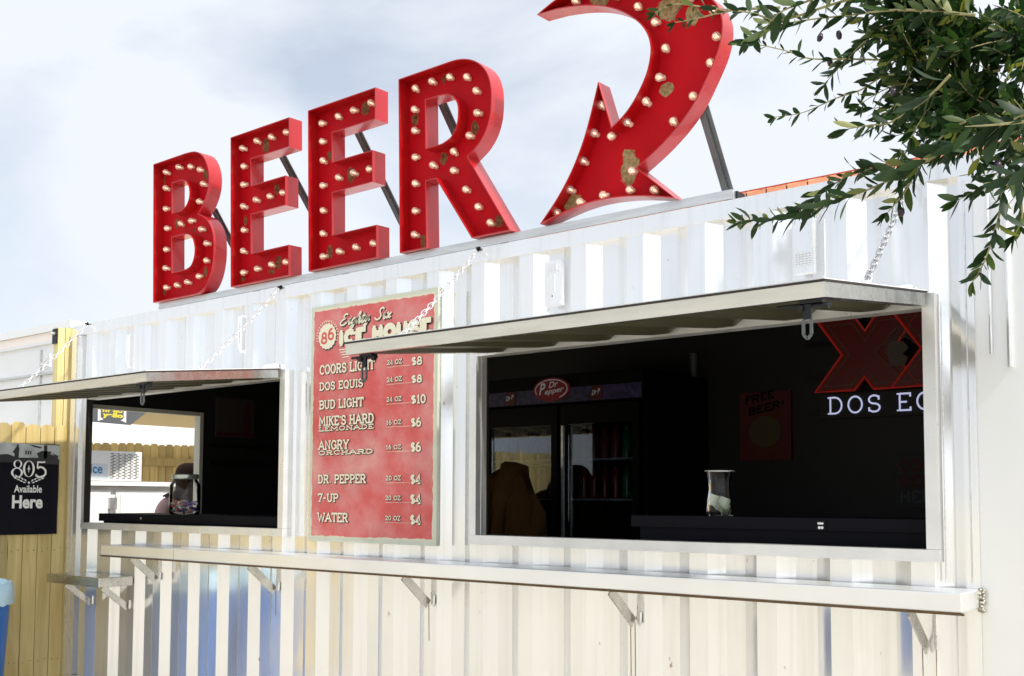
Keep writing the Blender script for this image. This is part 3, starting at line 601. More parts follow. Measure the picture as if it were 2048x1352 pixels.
# slab glyphs: width, [(polyline, serif at start, serif at end)]
G = {
 'A': (.78, [([(.06,0),(.39,1),(.72,0)],1,1),([(.2,.34),(.58,.34)],0,0)]),
 'B': (.66, [([(.13,0),(.13,1)],1,1),([(.13,1)]+ell(.38,.76,.2,.24,90,-90)+[(.13,.52)],0,0),([(.13,.52)]+ell(.38,.26,.24,.26,90,-90)+[(.13,0)],0,0)]),
 'C': (.68, [(ell(.37,.5,.29,.5,45,315),0,0),([(.60,.68),(.60,.95)],0,0)]),
 'D': (.70, [([(.13,0),(.13,1)],1,1),([(.13,1)]+ell(.32,.5,.3,.5,90,-90)+[(.13,0)],0,0)]),
 'E': (.62, [([(.13,0),(.13,1)],1,1),([(.13,1),(.55,1),(.55,.8)],0,0),([(.13,.5),(.42,.5)],0,0),([(.13,0),(.56,0),(.56,.2)],0,0)]),
 'F': (.60, [([(.13,0),(.13,1)],1,1),([(.13,1),(.55,1),(.55,.8)],0,0),([(.13,.5),(.42,.5)],0,0)]),
 'G': (.72, [(ell(.37,.5,.29,.5,45,360),0,0),([(.66,.46),(.42,.46)],0,0),([(.66,.46),(.66,.06)],0,0),([(.60,.7),(.60,.95)],0,0)]),
 'H': (.74, [([(.14,0),(.14,1)],1,1),([(.60,0),(.60,1)],1,1),([(.14,.5),(.60,.5)],0,0)]),
 'I': (.32, [([(.16,0),(.16,1)],1,1)]),
 'K': (.72, [([(.13,0),(.13,1)],1,1),([(.13,.42),(.58,1)],0,1),([(.28,.6),(.60,0)],0,1)]),
 'L': (.60, [([(.13,0),(.13,1)],1,1),([(.13,0),(.54,0),(.54,.26)],0,0)]),
 'M': (.90, [([(.13,0),(.13,1),(.45,.3),(.77,1),(.77,0)],1,1)]),
 'N': (.76, [([(.13,0),(.13,1),(.63,0),(.63,1)],1,1)]),
 'O': (.72, [(ell(.36,.5,.29,.5,0,360,22),0,0)]),
 'P': (.64, [([(.13,0),(.13,1)],1,1),([(.13,1)]+ell(.36,.73,.23,.27,90,-90)+[(.13,.46)],0,0)]),
 'Q': (.72, [(ell(.36,.5,.29,.5,0,360,22),0,0),([(.36,.18),(.62,-.16)],0,0)]),
 'R': (.72, [([(.13,0),(.13,1)],1,1),([(.13,1)]+ell(.36,.74,.23,.26,90,-90)+[(.13,.48)],0,0),([(.36,.48),(.60,0)],0,1)]),
 'S': (.60, [(ell(.30,.75,.22,.25,30,270,12)+ell(.30,.25,.23,.25,90,-150,12)[1:],0,0),([(.49,.72),(.49,.97)],0,0),([(.09,.28),(.09,.03)],0,0)]),
 'T': (.66, [([(.33,0),(.33,1)],1,0),([(.06,.76),(.06,1),(.60,1),(.60,.76)],0,0)]),
 'U': (.72, [([(.13,1),(.13,.3)]+ell(.36,.3,.23,.3,180,360,12)[1:]+[(.59,1)],1,1)]),
 'W': (.98, [([(.08,1),(.28,0),(.49,.8),(.70,0),(.90,1)],1,1)]),
 'Y': (.74, [([(.1,1),(.37,.45),(.64,1)],1,1),([(.37,.45),(.37,0)],0,1)]),
 'Z': (.60, [([(.07,.8),(.07,1),(.53,1),(.07,0),(.53,0),(.53,.2)],0,0)]),
 '0': (.58, [(ell(.29,.5,.22,.5,0,360,20),0,0)]),
 '1': (.40, [([(.06,.78),(.22,1),(.22,0)],0,1)]),
 '2': (.58, [(ell(.28,.72,.21,.28,170,-30,12)+[(.07,0),(.52,0),(.52,.16)],0,0)]),
 '4': (.62, [([(.42,0),(.42,1),(.05,.28),(.57,.28)],1,0)]),
 '6': (.58, [(ell(.29,.3,.22,.3,0,360,18),0,0),([(.07,.32)]+ell(.35,.42,.28,.58,175,75,8),0,0)]),
 '7': (.58, [([(.07,.78),(.07,1),(.53,1),(.22,0)],0,1)]),
 '8': (.58, [(ell(.29,.76,.18,.24,0,360,16),0,0),(ell(.29,.26,.23,.26,0,360,18),0,0)]),
 '$': (.58, [(ell(.29,.72,.2,.22,30,270,12)+ell(.29,.28,.21,.22,90,-150,12)[1:],0,0),([(.29,-.1),(.29,1.1)],0,0)]),
 '.': (.26, [([(.10,.05),(.20,.05)],0,0)]), '-': (.44, [([(.08,.45),(.36,.45)],0,0)]), "'": (.2, [([(.1,1),(.1,.75)],0,0)]), ' ': (.34, []), '!': (.3, [([(.15,1),(.15,.3)],0,0), ([(.15,.08),(.15,0)],0,0)]),
}
def ribbon(mb, pts, wd, fn, z):
    P = [Vector(p) for p in pts]
    if len(P) > 1 and (P[0]-P[-1]).length < 1e-6: closed = True; P = P[:-1]
    else: closed = False
    n = len(P); vs = []
    for i in range(n):
        if closed: a, c = P[i-1], P[(i+1) % n]
        else: a, c = P[max(i-1, 0)], P[min(i+1, n-1)]
        e1 = (P[i]-a); e2 = (c-P[i])
        e1 = e1.normalized() if e1.length > 1e-9 else e2.normalized(); e2 = e2.normalized() if e2.length > 1e-9 else e1
        m_ = Vector((-e1.y-e2.y, e1.x+e2.x))
        if m_.length < 1e-3: m_ = Vector((-e1.y, e1.x))
        m_.normalize(); s_ = 1/max(m_.dot(Vector((-e1.y, e1.x))), .5)
        vs += [fn(P[i].x+m_.x*wd/2*s_, P[i].y+m_.y*wd/2*s_, z), fn(P[i].x-m_.x*wd/2*s_, P[i].y-m_.y*wd/2*s_, z)]
    fs = [(2*i, 2*((i+1) % n), 2*((i+1) % n)+1, 2*i+1) for i in range(n if closed else n-1)]
    mb.add(vs, fs)
def slab(mb, text, O, U, V, N, h, width=None, wt=.17, serif=.13, z0=0.0, grow=0.0, shift=(0, 0), sp=.05, track=None):
    """slab-serif lettering drawn in strokes; h cap height, width total width (scaled to fit)."""
    tot = sum(G[c][0]+sp for c in text)-sp; sx = (width/h/tot) if width else 1.0
    O = Vector(O); U = Vector(U); V = Vector(V); N = Vector(N); x = 0; z = z0
    ins = wt/2
    for c in text:
        wg, st = G[c]
        def fn(u, v, zz, x=x): return tuple(O+U*(u)+V*(v)+N*zz)
        for pts, s0, s1 in st:
            pp = [((x+p[0])*sx*h+shift[0], (ins+p[1]*(1-2*ins))*h+shift[1]) for p in pts]
            ribbon(mb, pp, wt*h*min(1, .5+.5*sx)+grow, fn, z); z += .00012
            for fl, e in ((s0, pp[0]), (s1, pp[-1])):
                if fl:
                    sw = serif*h*sx; ribbon(mb, [(e[0]-sw-grow*.5, e[1]), (e[0]+sw+grow*.5, e[1])], wt*.8*h+grow, fn, z); z += .00012
        x += wg+sp
    return tot*sx*h
def font_text(body, O, U, V, N, h, width=None, bold=0.0, shear=0.0, z0=0.0, ext=0.0):
    """vertices/faces of built-in-font lettering mapped onto a plane; returns MB pieces"""
    cu = bpy.data.curves.new('t', 'FONT'); cu.body = body; cu.size = 1; cu.offset = bold; cu.shear = shear; cu.resolution_u = 4; cu.fill_mode = 'FRONT'
    o = bpy.data.objects.new('t', cu); COL.objects.link(o)
    dg = bpy.context.evaluated_depsgraph_get(); me = bpy.data.meshes.new_from_object(o.evaluated_get(dg))
    vs = [v.co.copy() for v in me.vertices]; fs = [tuple(p.vertices) for p in me.polygons]
    bpy.data.objects.remove(o); bpy.data.curves.remove(cu); bpy.data.meshes.remove(me)
    x0 = min(v.x for v in vs); x1 = max(v.x for v in vs); cap = .72
    sy = h/cap; sx = (width/(x1-x0)) if width else sy
    O = Vector(O); U = Vector(U); V = Vector(V); N = Vector(N)
    return [tuple(O+U*((v.x-x0)*sx)+V*(v.y*sy)+N*z0) for v in vs], fs
FU, FV, FN = (1, 0, 0), (0, 0, 1), (0, -1, 0)

# ------------------------------------------------------------------ menu board
def menu_mat():
    m = bpy.data.materials.new('menu_print'); t, b = nodes(m); L = t.links
    c = t.nodes.new('ShaderNodeTexCoord'); n = t.nodes.new('ShaderNodeTexNoise'); n.inputs['Scale'].default_value = 3.2; n.inputs['Detail'].default_value = 10; n.inputs['Roughness'].default_value = .65
    L.new(c.outputs['Object'], n.inputs['Vector']); r = t.nodes.new('ShaderNodeValToRGB'); e = r.color_ramp.elements
    e[0].position = .3; e[0].color = (.50, .045, .035, 1); e[1].position = .72; e[1].color = (.60, .30, .26, 1)
    x = e.new(.45); x.color = (.55, .10, .095, 1); x = e.new(.58); x.color = (.57, .19, .18, 1)
    L.new(n.outputs['Fac'], r.inputs[0]); L.new(r.outputs[0], b.inputs['Base Color']); b.inputs['Roughness'].default_value = .5
    return m
mb_root = thing('menu_board', 'tall red drinks menu with cream border between the two windows', 'menu board', (3.06, -.02, 1.27))
q = MB(); q.box(2.592, 3.54, -.020, -.001, 1.270, 2.548); wp(q, 'backing_board', mat('aged_border', (.52, .54, .44), .55, var=.08, scale=9), mb_root)
# ragged red field
pts = []
def rag(a, b, n):
    for i in range(n):
        t = i/n; x = a[0]+(b[0]-a[0])*t; z = a[1]+(b[1]-a[1])*t; pts.append((x+random.uniform(-.0035, .0035), z+random.uniform(-.0035, .0035)))
rag((2.616, 1.30), (3.513, 1.302), 46); rag((3.513, 1.302), (3.515, 2.516), 60); rag((3.515, 2.516), (2.616, 2.522), 46); rag((2.616, 2.522), (2.616, 1.30), 60)
q = MB(); q.prism(pts, lambda u, v, d: (u, d, v), -.0215, -.0202); wp(q, 'red_print', menu_mat(), mb_root)
q = MB(); q.add([(2.606,-.0203,1.290),(3.524,-.0203,1.292),(3.524,-.0203,2.527),(2.606,-.0203,2.533)], [(0,1,2,3)]); wp(q, 'pale_border', mat('pale_border', (.60, .58, .43), .55), mb_root)
YS = -.0222
def menu_text(text, x, z0, z1, x2, wt=.2, serif=.14, drop=True):
    q = MB(); h = z1-z0
    if drop:
        q.cm = 1; slab(q, text, (x, YS, z0), FU, FV, FN, h, x2-x, wt*.88, serif, 0.0, .0035, (.002, -.002))
    q.cm = 0; slab(q, text, (x, YS, z0), FU, FV, FN, h, x2-x, wt*.88, serif, .0022)
    wp(q, 'lettering', [CREAM, SHADOWINK], mb_root)
for t_, a, b, x2 in (('COORS LIGHT',2.169,2.224,3.102),('DOS EQUIS',2.082,2.129,3.015),('BUD LIGHT',1.980,2.031,3.023),("MIKE'S HARD",1.889,1.943,3.102),('LEMONADE',1.861,1.887,3.102),('ANGRY',1.760,1.813,2.913),('ORCHARD',1.732,1.758,3.098),('DR. PEPPER',1.579,1.628,3.048),('7-UP',1.480,1.527,2.834),('WATER',1.374,1.425,2.913)):
    menu_text(t_, 2.669, a, b, x2, wt=.2 if b-a > .04 else .24)
for t_, a, b in (('24 OZ',2.184,2.209),('24 OZ',2.095,2.121),('24 OZ',1.994,2.019),('16 OZ',1.876,1.90),('16 OZ',1.75,1.773),('20 OZ',1.592,1.617),('20 OZ',1.492,1.516),('20 OZ',1.390,1.414)):
    menu_text(t_, 3.189, a, b, 3.298, wt=.2)
    q = MB()
    for i in range(22): q.box(3.189+i*.0078, 3.192+i*.0078, YS-.001, YS, a-.013, a-.010)
    wp(q, 'dotted_rule', CREAM, mb_root)
for t_, a, b, x2 in (('$8',2.167,2.212,3.438),('$8',2.078,2.12,3.439),('$10',1.973,2.02,3.466),('$6',1.857,1.905,3.436),('$6',1.732,1.783,3.436),('$4',1.571,1.622,3.438),('$4',1.472,1.524,3.44),('$4',1.370,1.422,3.441)):
    menu_text(t_, 3.365, a, b, x2, wt=.22)
# title
def block(text, x, z0, z1, x2): 
    q = MB(); h = z1-z0
    q.cm = 1; slab(q, text, (x, YS, z0), FU, FV, FN, h, x2-x, .36, .10, 0.0, .0, (.009, -.005), sp=.10)
    q.cm = 0; slab(q, text, (x, YS, z0), FU, FV, FN, h, x2-x, .36, .10, .0026, sp=.10)
    wp(q, 'lettering', [CREAM, SHADOWINK], mb_root)
block('ICE HOUSE', 2.822, 2.31, 2.402, 3.492)
sc_ = {  # script strokes in units of the line height
 'E': (.75, [[(.62,.9),(.45,1.0),(.28,.9),(.26,.72),(.42,.58),(.3,.54),(.1,.38),(.04,.16),(.18,0),(.42,.04),(.62,.22)]]),
 'i': (.3, [[(.02,.2),(.16,.5),(.1,.1),(.18,0),(.32,.2)], [(.2,.68),(.22,.72)]]),
 'g': (.48, [[(.4,.46),(.24,.52),(.08,.3),(.12,.04),(.3,.1),(.42,.5),(.3,-.2),(.12,-.38),(.02,-.28),(.2,-.08),(.5,.2)]]),
 'h': (.48, [[(.02,.2),(.26,.8),(.28,1.0),(.16,.9),(.06,0),(.2,.4),(.32,.5),(.34,.36),(.28,.06),(.36,0),(.5,.2)]]),
 't': (.32, [[(.02,.2),(.18,.8),(.08,.1),(.16,0),(.32,.2)], [(.02,.6),(.3,.64)]]),
 'y': (.46, [[(.02,.2),(.12,.5),(.08,.1),(.2,0),(.36,.5),(.24,-.2),(.08,-.36),(0,-.26),(.2,-.06),(.46,.2)]]),
 'S': (.62, [[(.6,.82),(.5,1.0),(.3,.94),(.26,.7),(.42,.4),(.36,.1),(.16,0),(-.02,.1),(-.1,.24)]]),
 'x': (.44, [[(.04,.42),(.14,.5),(.22,.3),(.28,.04),(.44,.14)], [(.42,.5),(.08,0)]]), ' ': (.5, [])}
def script(text, x, z, h, slope):
    q = MB()
    for mi, (dx, dz, yy) in ((1, (.006, -.006, 0)), (0, (0, 0, .0022))):
        q.cm = mi; X = x; zz = yy
        for c in text:
            wg, st = sc_[c]
            for s_ in st:
                p = smooth_pts(s_, 5); pp = [(X+(u+.22*v)*h*1.42+dx, z+v*h+slope*(X-x)+dz) for u, v in p]
                ribbon(q, pp, h*(.15 if mi == 0 else .18), lambda u, v, d: (u, YS-d, v), zz); zz += .0001
            X += wg*h*1.42
    wp(q, 'lettering', [CREAM, SHADOWINK], mb_root)
script('Eighty', 2.825, 2.425, .058, 0); script('Six', 3.10, 2.428, .058, 0)
q = MB(); c0 = (2.726, 2.377)
q.cm = 1; q.prism([(c0[0]+.006+(.072+.0025*math.cos(18*a))*math.cos(a), c0[1]-.006+(.072+.0025*math.cos(18*a))*math.sin(a)) for a in [2*math.pi*i/108 for i in range(108)]], lambda u, v, d: (u, d, v), -.0226, -.0222)
q.cm = 0; q.prism([(c0[0]+(.070+.0025*math.cos(18*a))*math.cos(a), c0[1]+(.070+.0025*math.cos(18*a))*math.sin(a)) for a in [2*math.pi*i/108 for i in range(108)]], lambda u, v, d: (u, d, v), -.0236, -.0230)
for i in range(30):
    a = R(20+i*320/30-50); 
    if 200 < math.degrees(a) % 360 < 340: continue
    p = Vector((c0[0]+.084*math.cos(a), -.0232, c0[1]+.084*math.sin(a))); q.bar(p-Vector((math.cos(a), 0, math.sin(a)))*.0055, p+Vector((math.cos(a), 0, math.sin(a)))*.0055, .0045, .001, (0, 1, 0))
wp(q, 'emblem', [CREAM, SHADOWINK], mb_root)
q = MB(); slab(q, '8', (2.676, -.0238, 2.335), FU, FV, FN, .068, .05, .2, 0, 0); slab(q, '6', (2.732, -.0238, 2.352), FU, FV, FN, .068, .048, .2, 0, 0.0)
wp(q, 'lettering', mat('emblem_red', (.55, .10, .07), .5), mb_root)
q = MB()
for i in range(4): q.box(2.822+.01*i, 2.90, YS-.001, YS, 2.292-i*.014, 2.297-i*.014)
wp(q, 'rule_lines', CREAM, mb_root)

# ------------------------------------------------------------------ pine fence with banner
def rnd0(a): return random.uniform(-a, a)
def plank(y, wdt, top, x=-.05, th=.018):
    q = MB(); c = .022; z0 = .03
    lp = [(y-wdt/2, z0), (y+wdt/2, z0), (y+wdt/2, top-c), (y+wdt/2-c, top), (y-wdt/2+c, top), (y-wdt/2, top-c)]
    q.prism(lp, lambda u, v, d: (d, u, v), x, x+th); return q
fe = thing('pine_fence', 'new yellow pine picket fence with dog eared tops meeting the end of the container', 'fence', (-.05, -1, 0))
y = -.045; i = 0
ys = []
for i in range(26):
    pw = .092+random.uniform(-.004, .004)
    if i == 0: pw = .086
    q = plank(y, pw, 2.008+random.uniform(-.008, .008), -.055+random.uniform(-.003, .003)); wp(q, 'plank', PINE, fe)
    ys.append(y); y -= pw/2+.004+.0495
for z in (.35, 1.1, 1.78):
    q = MB(); q.box(-.10, -.062, -2.65, .0, z, z+.09); wp(q, 'rail', PINE, fe)
q = MB()
for yy in ys:
    for z in (.39, 1.14, 1.82):
        for dy in (-.022, .02): q.lathe([(.0032, 0), (.0032, .002)], (-.0362, yy+dy+rnd0(.006), z+rnd0(.012)), 'x', 6)
wp(q, 'nail', BLACKIRON, fe, kind='stuff')
po = thing('timber_post', 'tall yellow timber post with a black bracket behind the fence', 'post', (-.09, -.02, 0))
q = MB(); q.box(-.125, -.064, -.072, -.024, 0, 2.698); wp(q, 'post_half', POSTWOOD, po)
q = MB(); q.box(-.128, -.060, -.020, .034, 0, 2.704); wp(q, 'post_half', POSTWOOD, po)
q = MB(); q.box(-.128, -.072, -.084, -.0735, 2.585, 2.69); wp(q, 'bracket', BLACKIRON, po)
q = MB(); q.lathe([(.012, 0), (.012, .02), (.006, .022), (.006, .034)], (-.10, -.0845, 2.655), 'y', 10); wp(q, 'bolt', GALV, po)

bn = thing('beer_banner', 'black banner with white numerals and a grey photo strip hung on the fence', 'banner', (-.03, -.27, 1.25))
BX = -.026
q = MB(); nseg = 14
for i in range(nseg):
    for j in range(10):
        y0 = -.49+.43*i/nseg; y1 = -.49+.43*(i+1)/nseg; z0 = 1.247+.62*j/10; z1 = 1.247+.62*(j+1)/10
        wv = lambda yy, zz: BX+.003*math.sin(yy*22+zz*5)+.002*math.sin(zz*17)
        q.add([(wv(y0,z0),y0,z0),(wv(y1,z0),y1,z0),(wv(y1,z1),y1,z1),(wv(y0,z1),y0,z1)], [(0,1,2,3)])
wp(q, 'sheet', PRINTBLACK, bn)
def bp(loop, d, mb): mb.prism(loop, lambda u, v, e: (e, u, v), BX+.007+d, BX+.0075+d)
q = MB(); bp([(-.488, 1.735), (-.062, 1.729), (-.062, 1.862), (-.488, 1.868)], 0, q); wp(q, 'photo_strip', mat('grey_photo_sky', (.42, .45, .45), .5, var=.25, scale=14), bn)
q = MB()
bp([(-.488, 1.735), (-.062, 1.729), (-.062, 1.765), (-.20, 1.772), (-.36, 1.768), (-.42, 1.79), (-.488, 1.785)], .001, q)
bp([(-.375, 1.75), (-.348, 1.75), (-.350, 1.80), (-.346, 1.83), (-.352, 1.842), (-.352, 1.857), (-.364, 1.857), (-.366, 1.842), (-.385, 1.815), (-.395, 1.80), (-.38, 1.80)], .0018, q)
bp([(-.175, 1.76), (-.152, 1.76), (-.152, 1.86), (-.175, 1.86)], .0018, q)
bp([(-.28, 1.862), (-.19, 1.845), (-.20, 1.836), (-.25, 1.846)], .0018, q)
bp([(-.21, 1.772), (-.075, 1.765), (-.07, 1.79), (-.10, 1.80), (-.13, 1.818), (-.19, 1.82), (-.225, 1.80)], .0018, q)
for i in range(3): bp([(-.305+i*.016, 1.792), (-.295+i*.016, 1.792), (-.295+i*.016, 1.818), (-.305+i*.016, 1.818)], .0018, q)
wp(q, 'photo_figures', mat('photo_dark', (.025, .026, .028), .5), bn)
q = MB(); bp([(-.315, 1.785), (-.24, 1.785), (-.24, 1.83), (-.275, 1.85), (-.315, 1.828)], .0012, q); bp([(-.13, 1.80), (-.10, 1.792), (-.12, 1.812)], .0025, q); wp(q, 'photo_house', mat('photo_pale', (.40, .42, .42), .5), bn)
def ring(mb, c, ro, ri, d, n=28):
    vs = []
    for i in range(n):
        a = 2*math.pi*i/n
        for rx, ry in (ro, ri): vs.append((BX+.0085+d, c[0]+rx*math.cos(a), c[1]+ry*math.sin(a)))
    mb.add(vs, [(2*i, 2*((i+1) % n), 2*((i+1) % n)+1, 2*i+1) for i in range(n)])
q = MB()
ring(q, (-.354, 1.725), (.030, .028), (.018, .024), .001); ring(q, (-.358, 1.666), (.041, .033), (.026, .028), .0014)
ring(q, (-.277, 1.694), (.041, .056), (.026, .052), .001)
for s_ in ((.005, .030), (.014, .005)): bp([(-.277-s_[0], 1.694), (-.277, 1.694-s_[1]), (-.277+s_[0], 1.694), (-.277, 1.694+s_[1])], .0012+s_[0]*.02, q)
fnb = lambda u, v, d: (BX+.009+d, u, v)
ribbon(q, [(-.165, 1.748), (-.172, 1.742), (-.215, 1.742), (-.219, 1.70)], .010, fnb, .001)
ribbon(q, [(-.219, 1.698), (-.20, 1.709), (-.178, 1.704), (-.160, 1.685), (-.159, 1.662), (-.175, 1.644), (-.20, 1.638), (-.222, 1.646), (-.228, 1.658)], .013, fnb, .0015)
wp(q, 'numerals', PRINTWHITE, bn)
q = MB()
for sg in (-1, 1):
    for i in range(4):
        cx, cz = -.274+sg*(.018+i*.021), 1.604+i*.0095
        for up in (0, 1):
            ax = Vector((sg*.9, .25+up*.55)).normalized(); nx = Vector((-ax.y, ax.x)); o_ = Vector((cx, cz))+nx*(.005 if up else -.006)*sg
            bp([tuple(o_), tuple(o_+ax*.012+nx*.005), tuple(o_+ax*.027), tuple(o_+ax*.012-nx*.005)], .001+.0002*i+.0001*up, q)
bp([(-.274, 1.590), (-.265, 1.600), (-.274, 1.610), (-.283, 1.600)], .002, q)
wp(q, 'laurel', PRINTWHITE, bn)
for tx, yy, z0, h, wd, bo_ in (('Available', -.374, 1.534, .050, .193, .02), ('Here', -.385, 1.429, .086, .212, .034)):
    vs, fs = font_text(tx, (BX+.009, yy, z0), (0, 1, 0), (0, 0, 1), (1, 0, 0), h, wd, bo_); q = MB(); q.add(vs, fs); wp(q, 'lettering', PRINTWHITE, bn)

# ------------------------------------------------------------------ blue bins
def bin_(x, y, label, m):
    r_ = thing('waste_bin', label, 'bin', (x, y, 0), 'blue waste bins by the fence')
    q = MB(); q.lathe([(.225, 0), (.235, .02), (.283, .86), (.298, .87), (.298, .89), (.283, .89), (.275, .86), (.225, .03)], n=32); q.build('body', m, r_, smooth=35)
    q = MB(); n = 40; pr = []
    rings = []
    for (rd, h, am) in ((.30, .80, .006), (.306, .86, .006), (.306, .905, .008), (.29, .935, .012), (.27, .90, .02), (.25, .78, .03)):
        rings.append([((rd+am*math.sin(k*5.3+h*20)+am*.6*math.sin(k*2.1))*math.cos(2*math.pi*k/n), (rd+am*math.sin(k*5.3+h*20))*math.sin(2*math.pi*k/n), h+am*math.sin(k*3.7)) for k in range(n)])
    vs = [p for rg in rings for p in rg]; fs = [(i*n+k, i*n+(k+1) % n, (i+1)*n+(k+1) % n, (i+1)*n+k) for i in range(len(rings)-1) for k in range(n)]
    q.add(vs, fs); q.build('liner', LINER, r_, smooth=50)
    q = MB(); q.prism([(-.02, 0), (.02, -.008), (.025, .01), (.0, .014), (.012, .035), (-.012, .03)], lambda u, v, d: ((.279+d)*math.cos(.1+u*3), (.279+d)*math.sin(.1+u*3), .74+v), .0, .004); q.build('mark', PRINTWHITE, r_)
    r_.scale = (1, 1, 1.035)
    return r_
bin_(.22, -.80, 'blue plastic bin with a clear liner in front of the pine fence', BLUEBIN)
bin_(.22, -1.46, 'blue plastic bin standing farther out from the wall, seen only as a reflection', BLUEBIN)

# ------------------------------------------------------------------ white trailer and tiled building behind
tr = thing('white_trailer', 'white panelled trailer standing behind the pine fence', 'trailer', (-6.5, 3.2, 0))
q = MB(); q.box(-9.5, -3.76, 2.02, 4.4, .45, 3.20); wp(q, 'body', WHITEPANEL, tr)
q = MB(); q.box(-9.55, -3.72, 1.97, 4.45, 3.33, 3.41); q.box(-9.53, -3.74, 1.99, 4.43, 3.20, 3.23); wp(q, 'roof', WHITEPANEL, tr)
q = MB(); q.box(-9.52, -3.75, 2.0, 4.42, 3.232, 3.328); wp(q, 'fascia', mat('pale_stripe', (.86, .78, .72), .45), tr)
q = MB(); q.box(-9.5, -3.9, 1.985, 2.018, 2.86, 2.885); wp(q, 'trim', GALV, tr)
q = MB(); q.box(-4.42, -4.40, 2.0, 2.018, .6, 3.15); q.box(-5.6, -5.58, 2.0, 2.018, .6, 2.85); wp(q, 'seam', GALV, tr)
q = MB(); q.tube([(-4.36, 1.99, 2.98), (-4.12, 1.97, 3.07), (-4.1, 1.96, 2.94), (-4.36, 1.99, 2.98)], .012, 6); wp(q, 'handle', WHITE, tr)
for yw in (2.4, 4.0):
    for xw in (-5.4, -7.6):
        q = MB(); q.lathe([(.25, -.1), (.34, -.08), (.34, .08), (.25, .1)], (xw, yw, .34), 'y', 20); wp(q, 'wheel', RUBBER, tr)
hb = thing('tiled_building', 'building behind the container showing only its orange tiled roof edge', 'building', (6, 4, 0))
q = MB(); q.box(2.2, 9.5, 2.75, 6.5, 0, 3.44); wp(q, 'wall', WHITEPANEL, hb)
for i in range(52):
    x0 = 2.1+i*.142; q = MB(); dz = random.uniform(-.003, .003); ti = .012
    q.add([(x0, 2.52, 3.455+dz), (x0+.15, 2.52, 3.455+dz+ti), (x0+.15, 4.6, 4.1+ti), (x0, 4.6, 4.1), (x0, 2.52, 3.53+dz), (x0+.15, 2.52, 3.53+dz+ti), (x0+.15, 4.6, 4.17+ti), (x0, 4.6, 4.17)],
          [(0,1,2,3),(7,6,5,4),(0,4,5,1),(1,5,6,2),(2,6,7,3),(3,7,4,0)])
    wp(q, 'roof_tile', ORANGE, hb)
q = MB()
for i in range(52):
    x0 = 2.1+i*.142; q.box(x0+.002, x0+.148, 2.515, 2.525, 3.533+.006, 3.546)
wp(q, 'tile_edge', ORANGEDARK, hb, kind='stuff')

# ------------------------------------------------------------------ through the end door: ice merchandiser, far fence, canopy, person
ic = thing('ice_merchandiser', 'white ice freezer with a vented box on top seen through the end doorway', 'freezer', (-2.0, 1.2, 0))
q = MB(); q.box(-2.5, -1.62, .35, 2.05, .08, 1.60); wp(q, 'cabinet', WHITE, ic)
q = MB(); q.box(-2.52, -1.55, .33, 2.08, 1.605, 1.645); wp(q, 'top_ledge', WHITE, ic)
q = MB(); q.box(-2.3, -1.60, .45, 1.555, 1.65, 1.915); wp(q, 'condenser_box', WHITE, ic)
q = MB()
for r_ in range(17):
    for c_ in range(5):
        y0 = 1.245+c_*.057+(.02 if r_ % 2 else 0); q.box(-1.599, -1.597, y0, y0+.034, 1.672+r_*.0135, 1.677+r_*.0135)
wp(q, 'vent_slot', RUBBER, ic, kind='stuff')
q = MB(); q.box(-1.599, -1.596, .55, 1.22, 1.665, 1.80); wp(q, 'sign_panel', mat('pale_blue_panel', (.62, .66, .70), .3), ic)
vs, fs = font_text('ice', (-1.595, 1.055, 1.715), (0, 1, 0), (0, 0, 1), (1, 0, 0), .085, .115, .02); q = MB(); q.add(vs, fs); wp(q, 'lettering', mat('ice_blue', (.02, .22, .45), .4), ic)
for y0, y1 in ((.42, 1.26), (1.31, 2.0)):
    q = MB(); q.box(-1.618, -1.60, y0, y1, .3, 1.57); d_ = wp(q, 'door', WHITE, ic); bevel(d_, .008)
    q = MB(); q.box(-1.5995, -1.59, y0+.04, y1-.04, .36, 1.53); s_ = q.build('door_panel', mat('door_white', (.82, .84, .84), .3), d_)
q = MB(); q.box(-1.6, -1.565, 1.235, 1.30, 1.40, 1.50); q.box(-1.59, -1.57, 1.25, 1.285, 1.33, 1.40); wp(q, 'handle', GALV, ic)
ff = thing('pine_fence', 'pale pine fence with a horizontal rail seen through the end doorway', 'fence', (-3.5, 3, 0))
for i in range(46):
    q = plank(.75+i*.098, .092, 2.07+random.uniform(-.008, .008)+.0165*i*.098, -3.55+random.uniform(-.002, .002)); wp(q, 'plank', PINE, ff)
q = MB(); q.box(-3.53, -3.49, 2.55, 5.2, 1.86, 1.95); q.box(-3.53, -3.49, .75, 5.2, .4, .49); wp(q, 'rail', PINE, ff)
ca = thing('event_canopy', 'pop up canopy with a black advertising banner seen through the end doorway', 'canopy', (-2.4, 1.5, 0))
q = MB(); q.prism([(.74, 2.135), (1.19, 2.125), (1.45, 2.33), (1.45, 2.55), (.74, 2.55)], lambda u, v, d: (d, u, v), -1.205, -1.20); wp(q, 'banner', mat('charcoal_cloth', (.10, .105, .115), .7, var=.12), ca)
q = MB(); q.prism([(-1.21, 2.55), (-3.4, 2.30), (-3.4, 2.32), (-2.3, 2.95), (-1.21, 2.58)], lambda u, v, d: (u, d, v), 1.62, 4.6); wp(q, 'roof', mat('cream_canvas', (.80, .66, .42), .8), ca)
for px_, py_ in ((-1.25, .80), (-3.35, 1.7), (-1.25, 4.5), (-3.35, 4.5)):
    q = MB(); q.box(px_-.015, px_+.015, py_-.015, py_+.015, 0, 2.3 if px_ < -2 else 2.55); wp(q, 'leg', GALV, ca)
YEL = mat('yellow_print', (.75, .62, .06), .5)
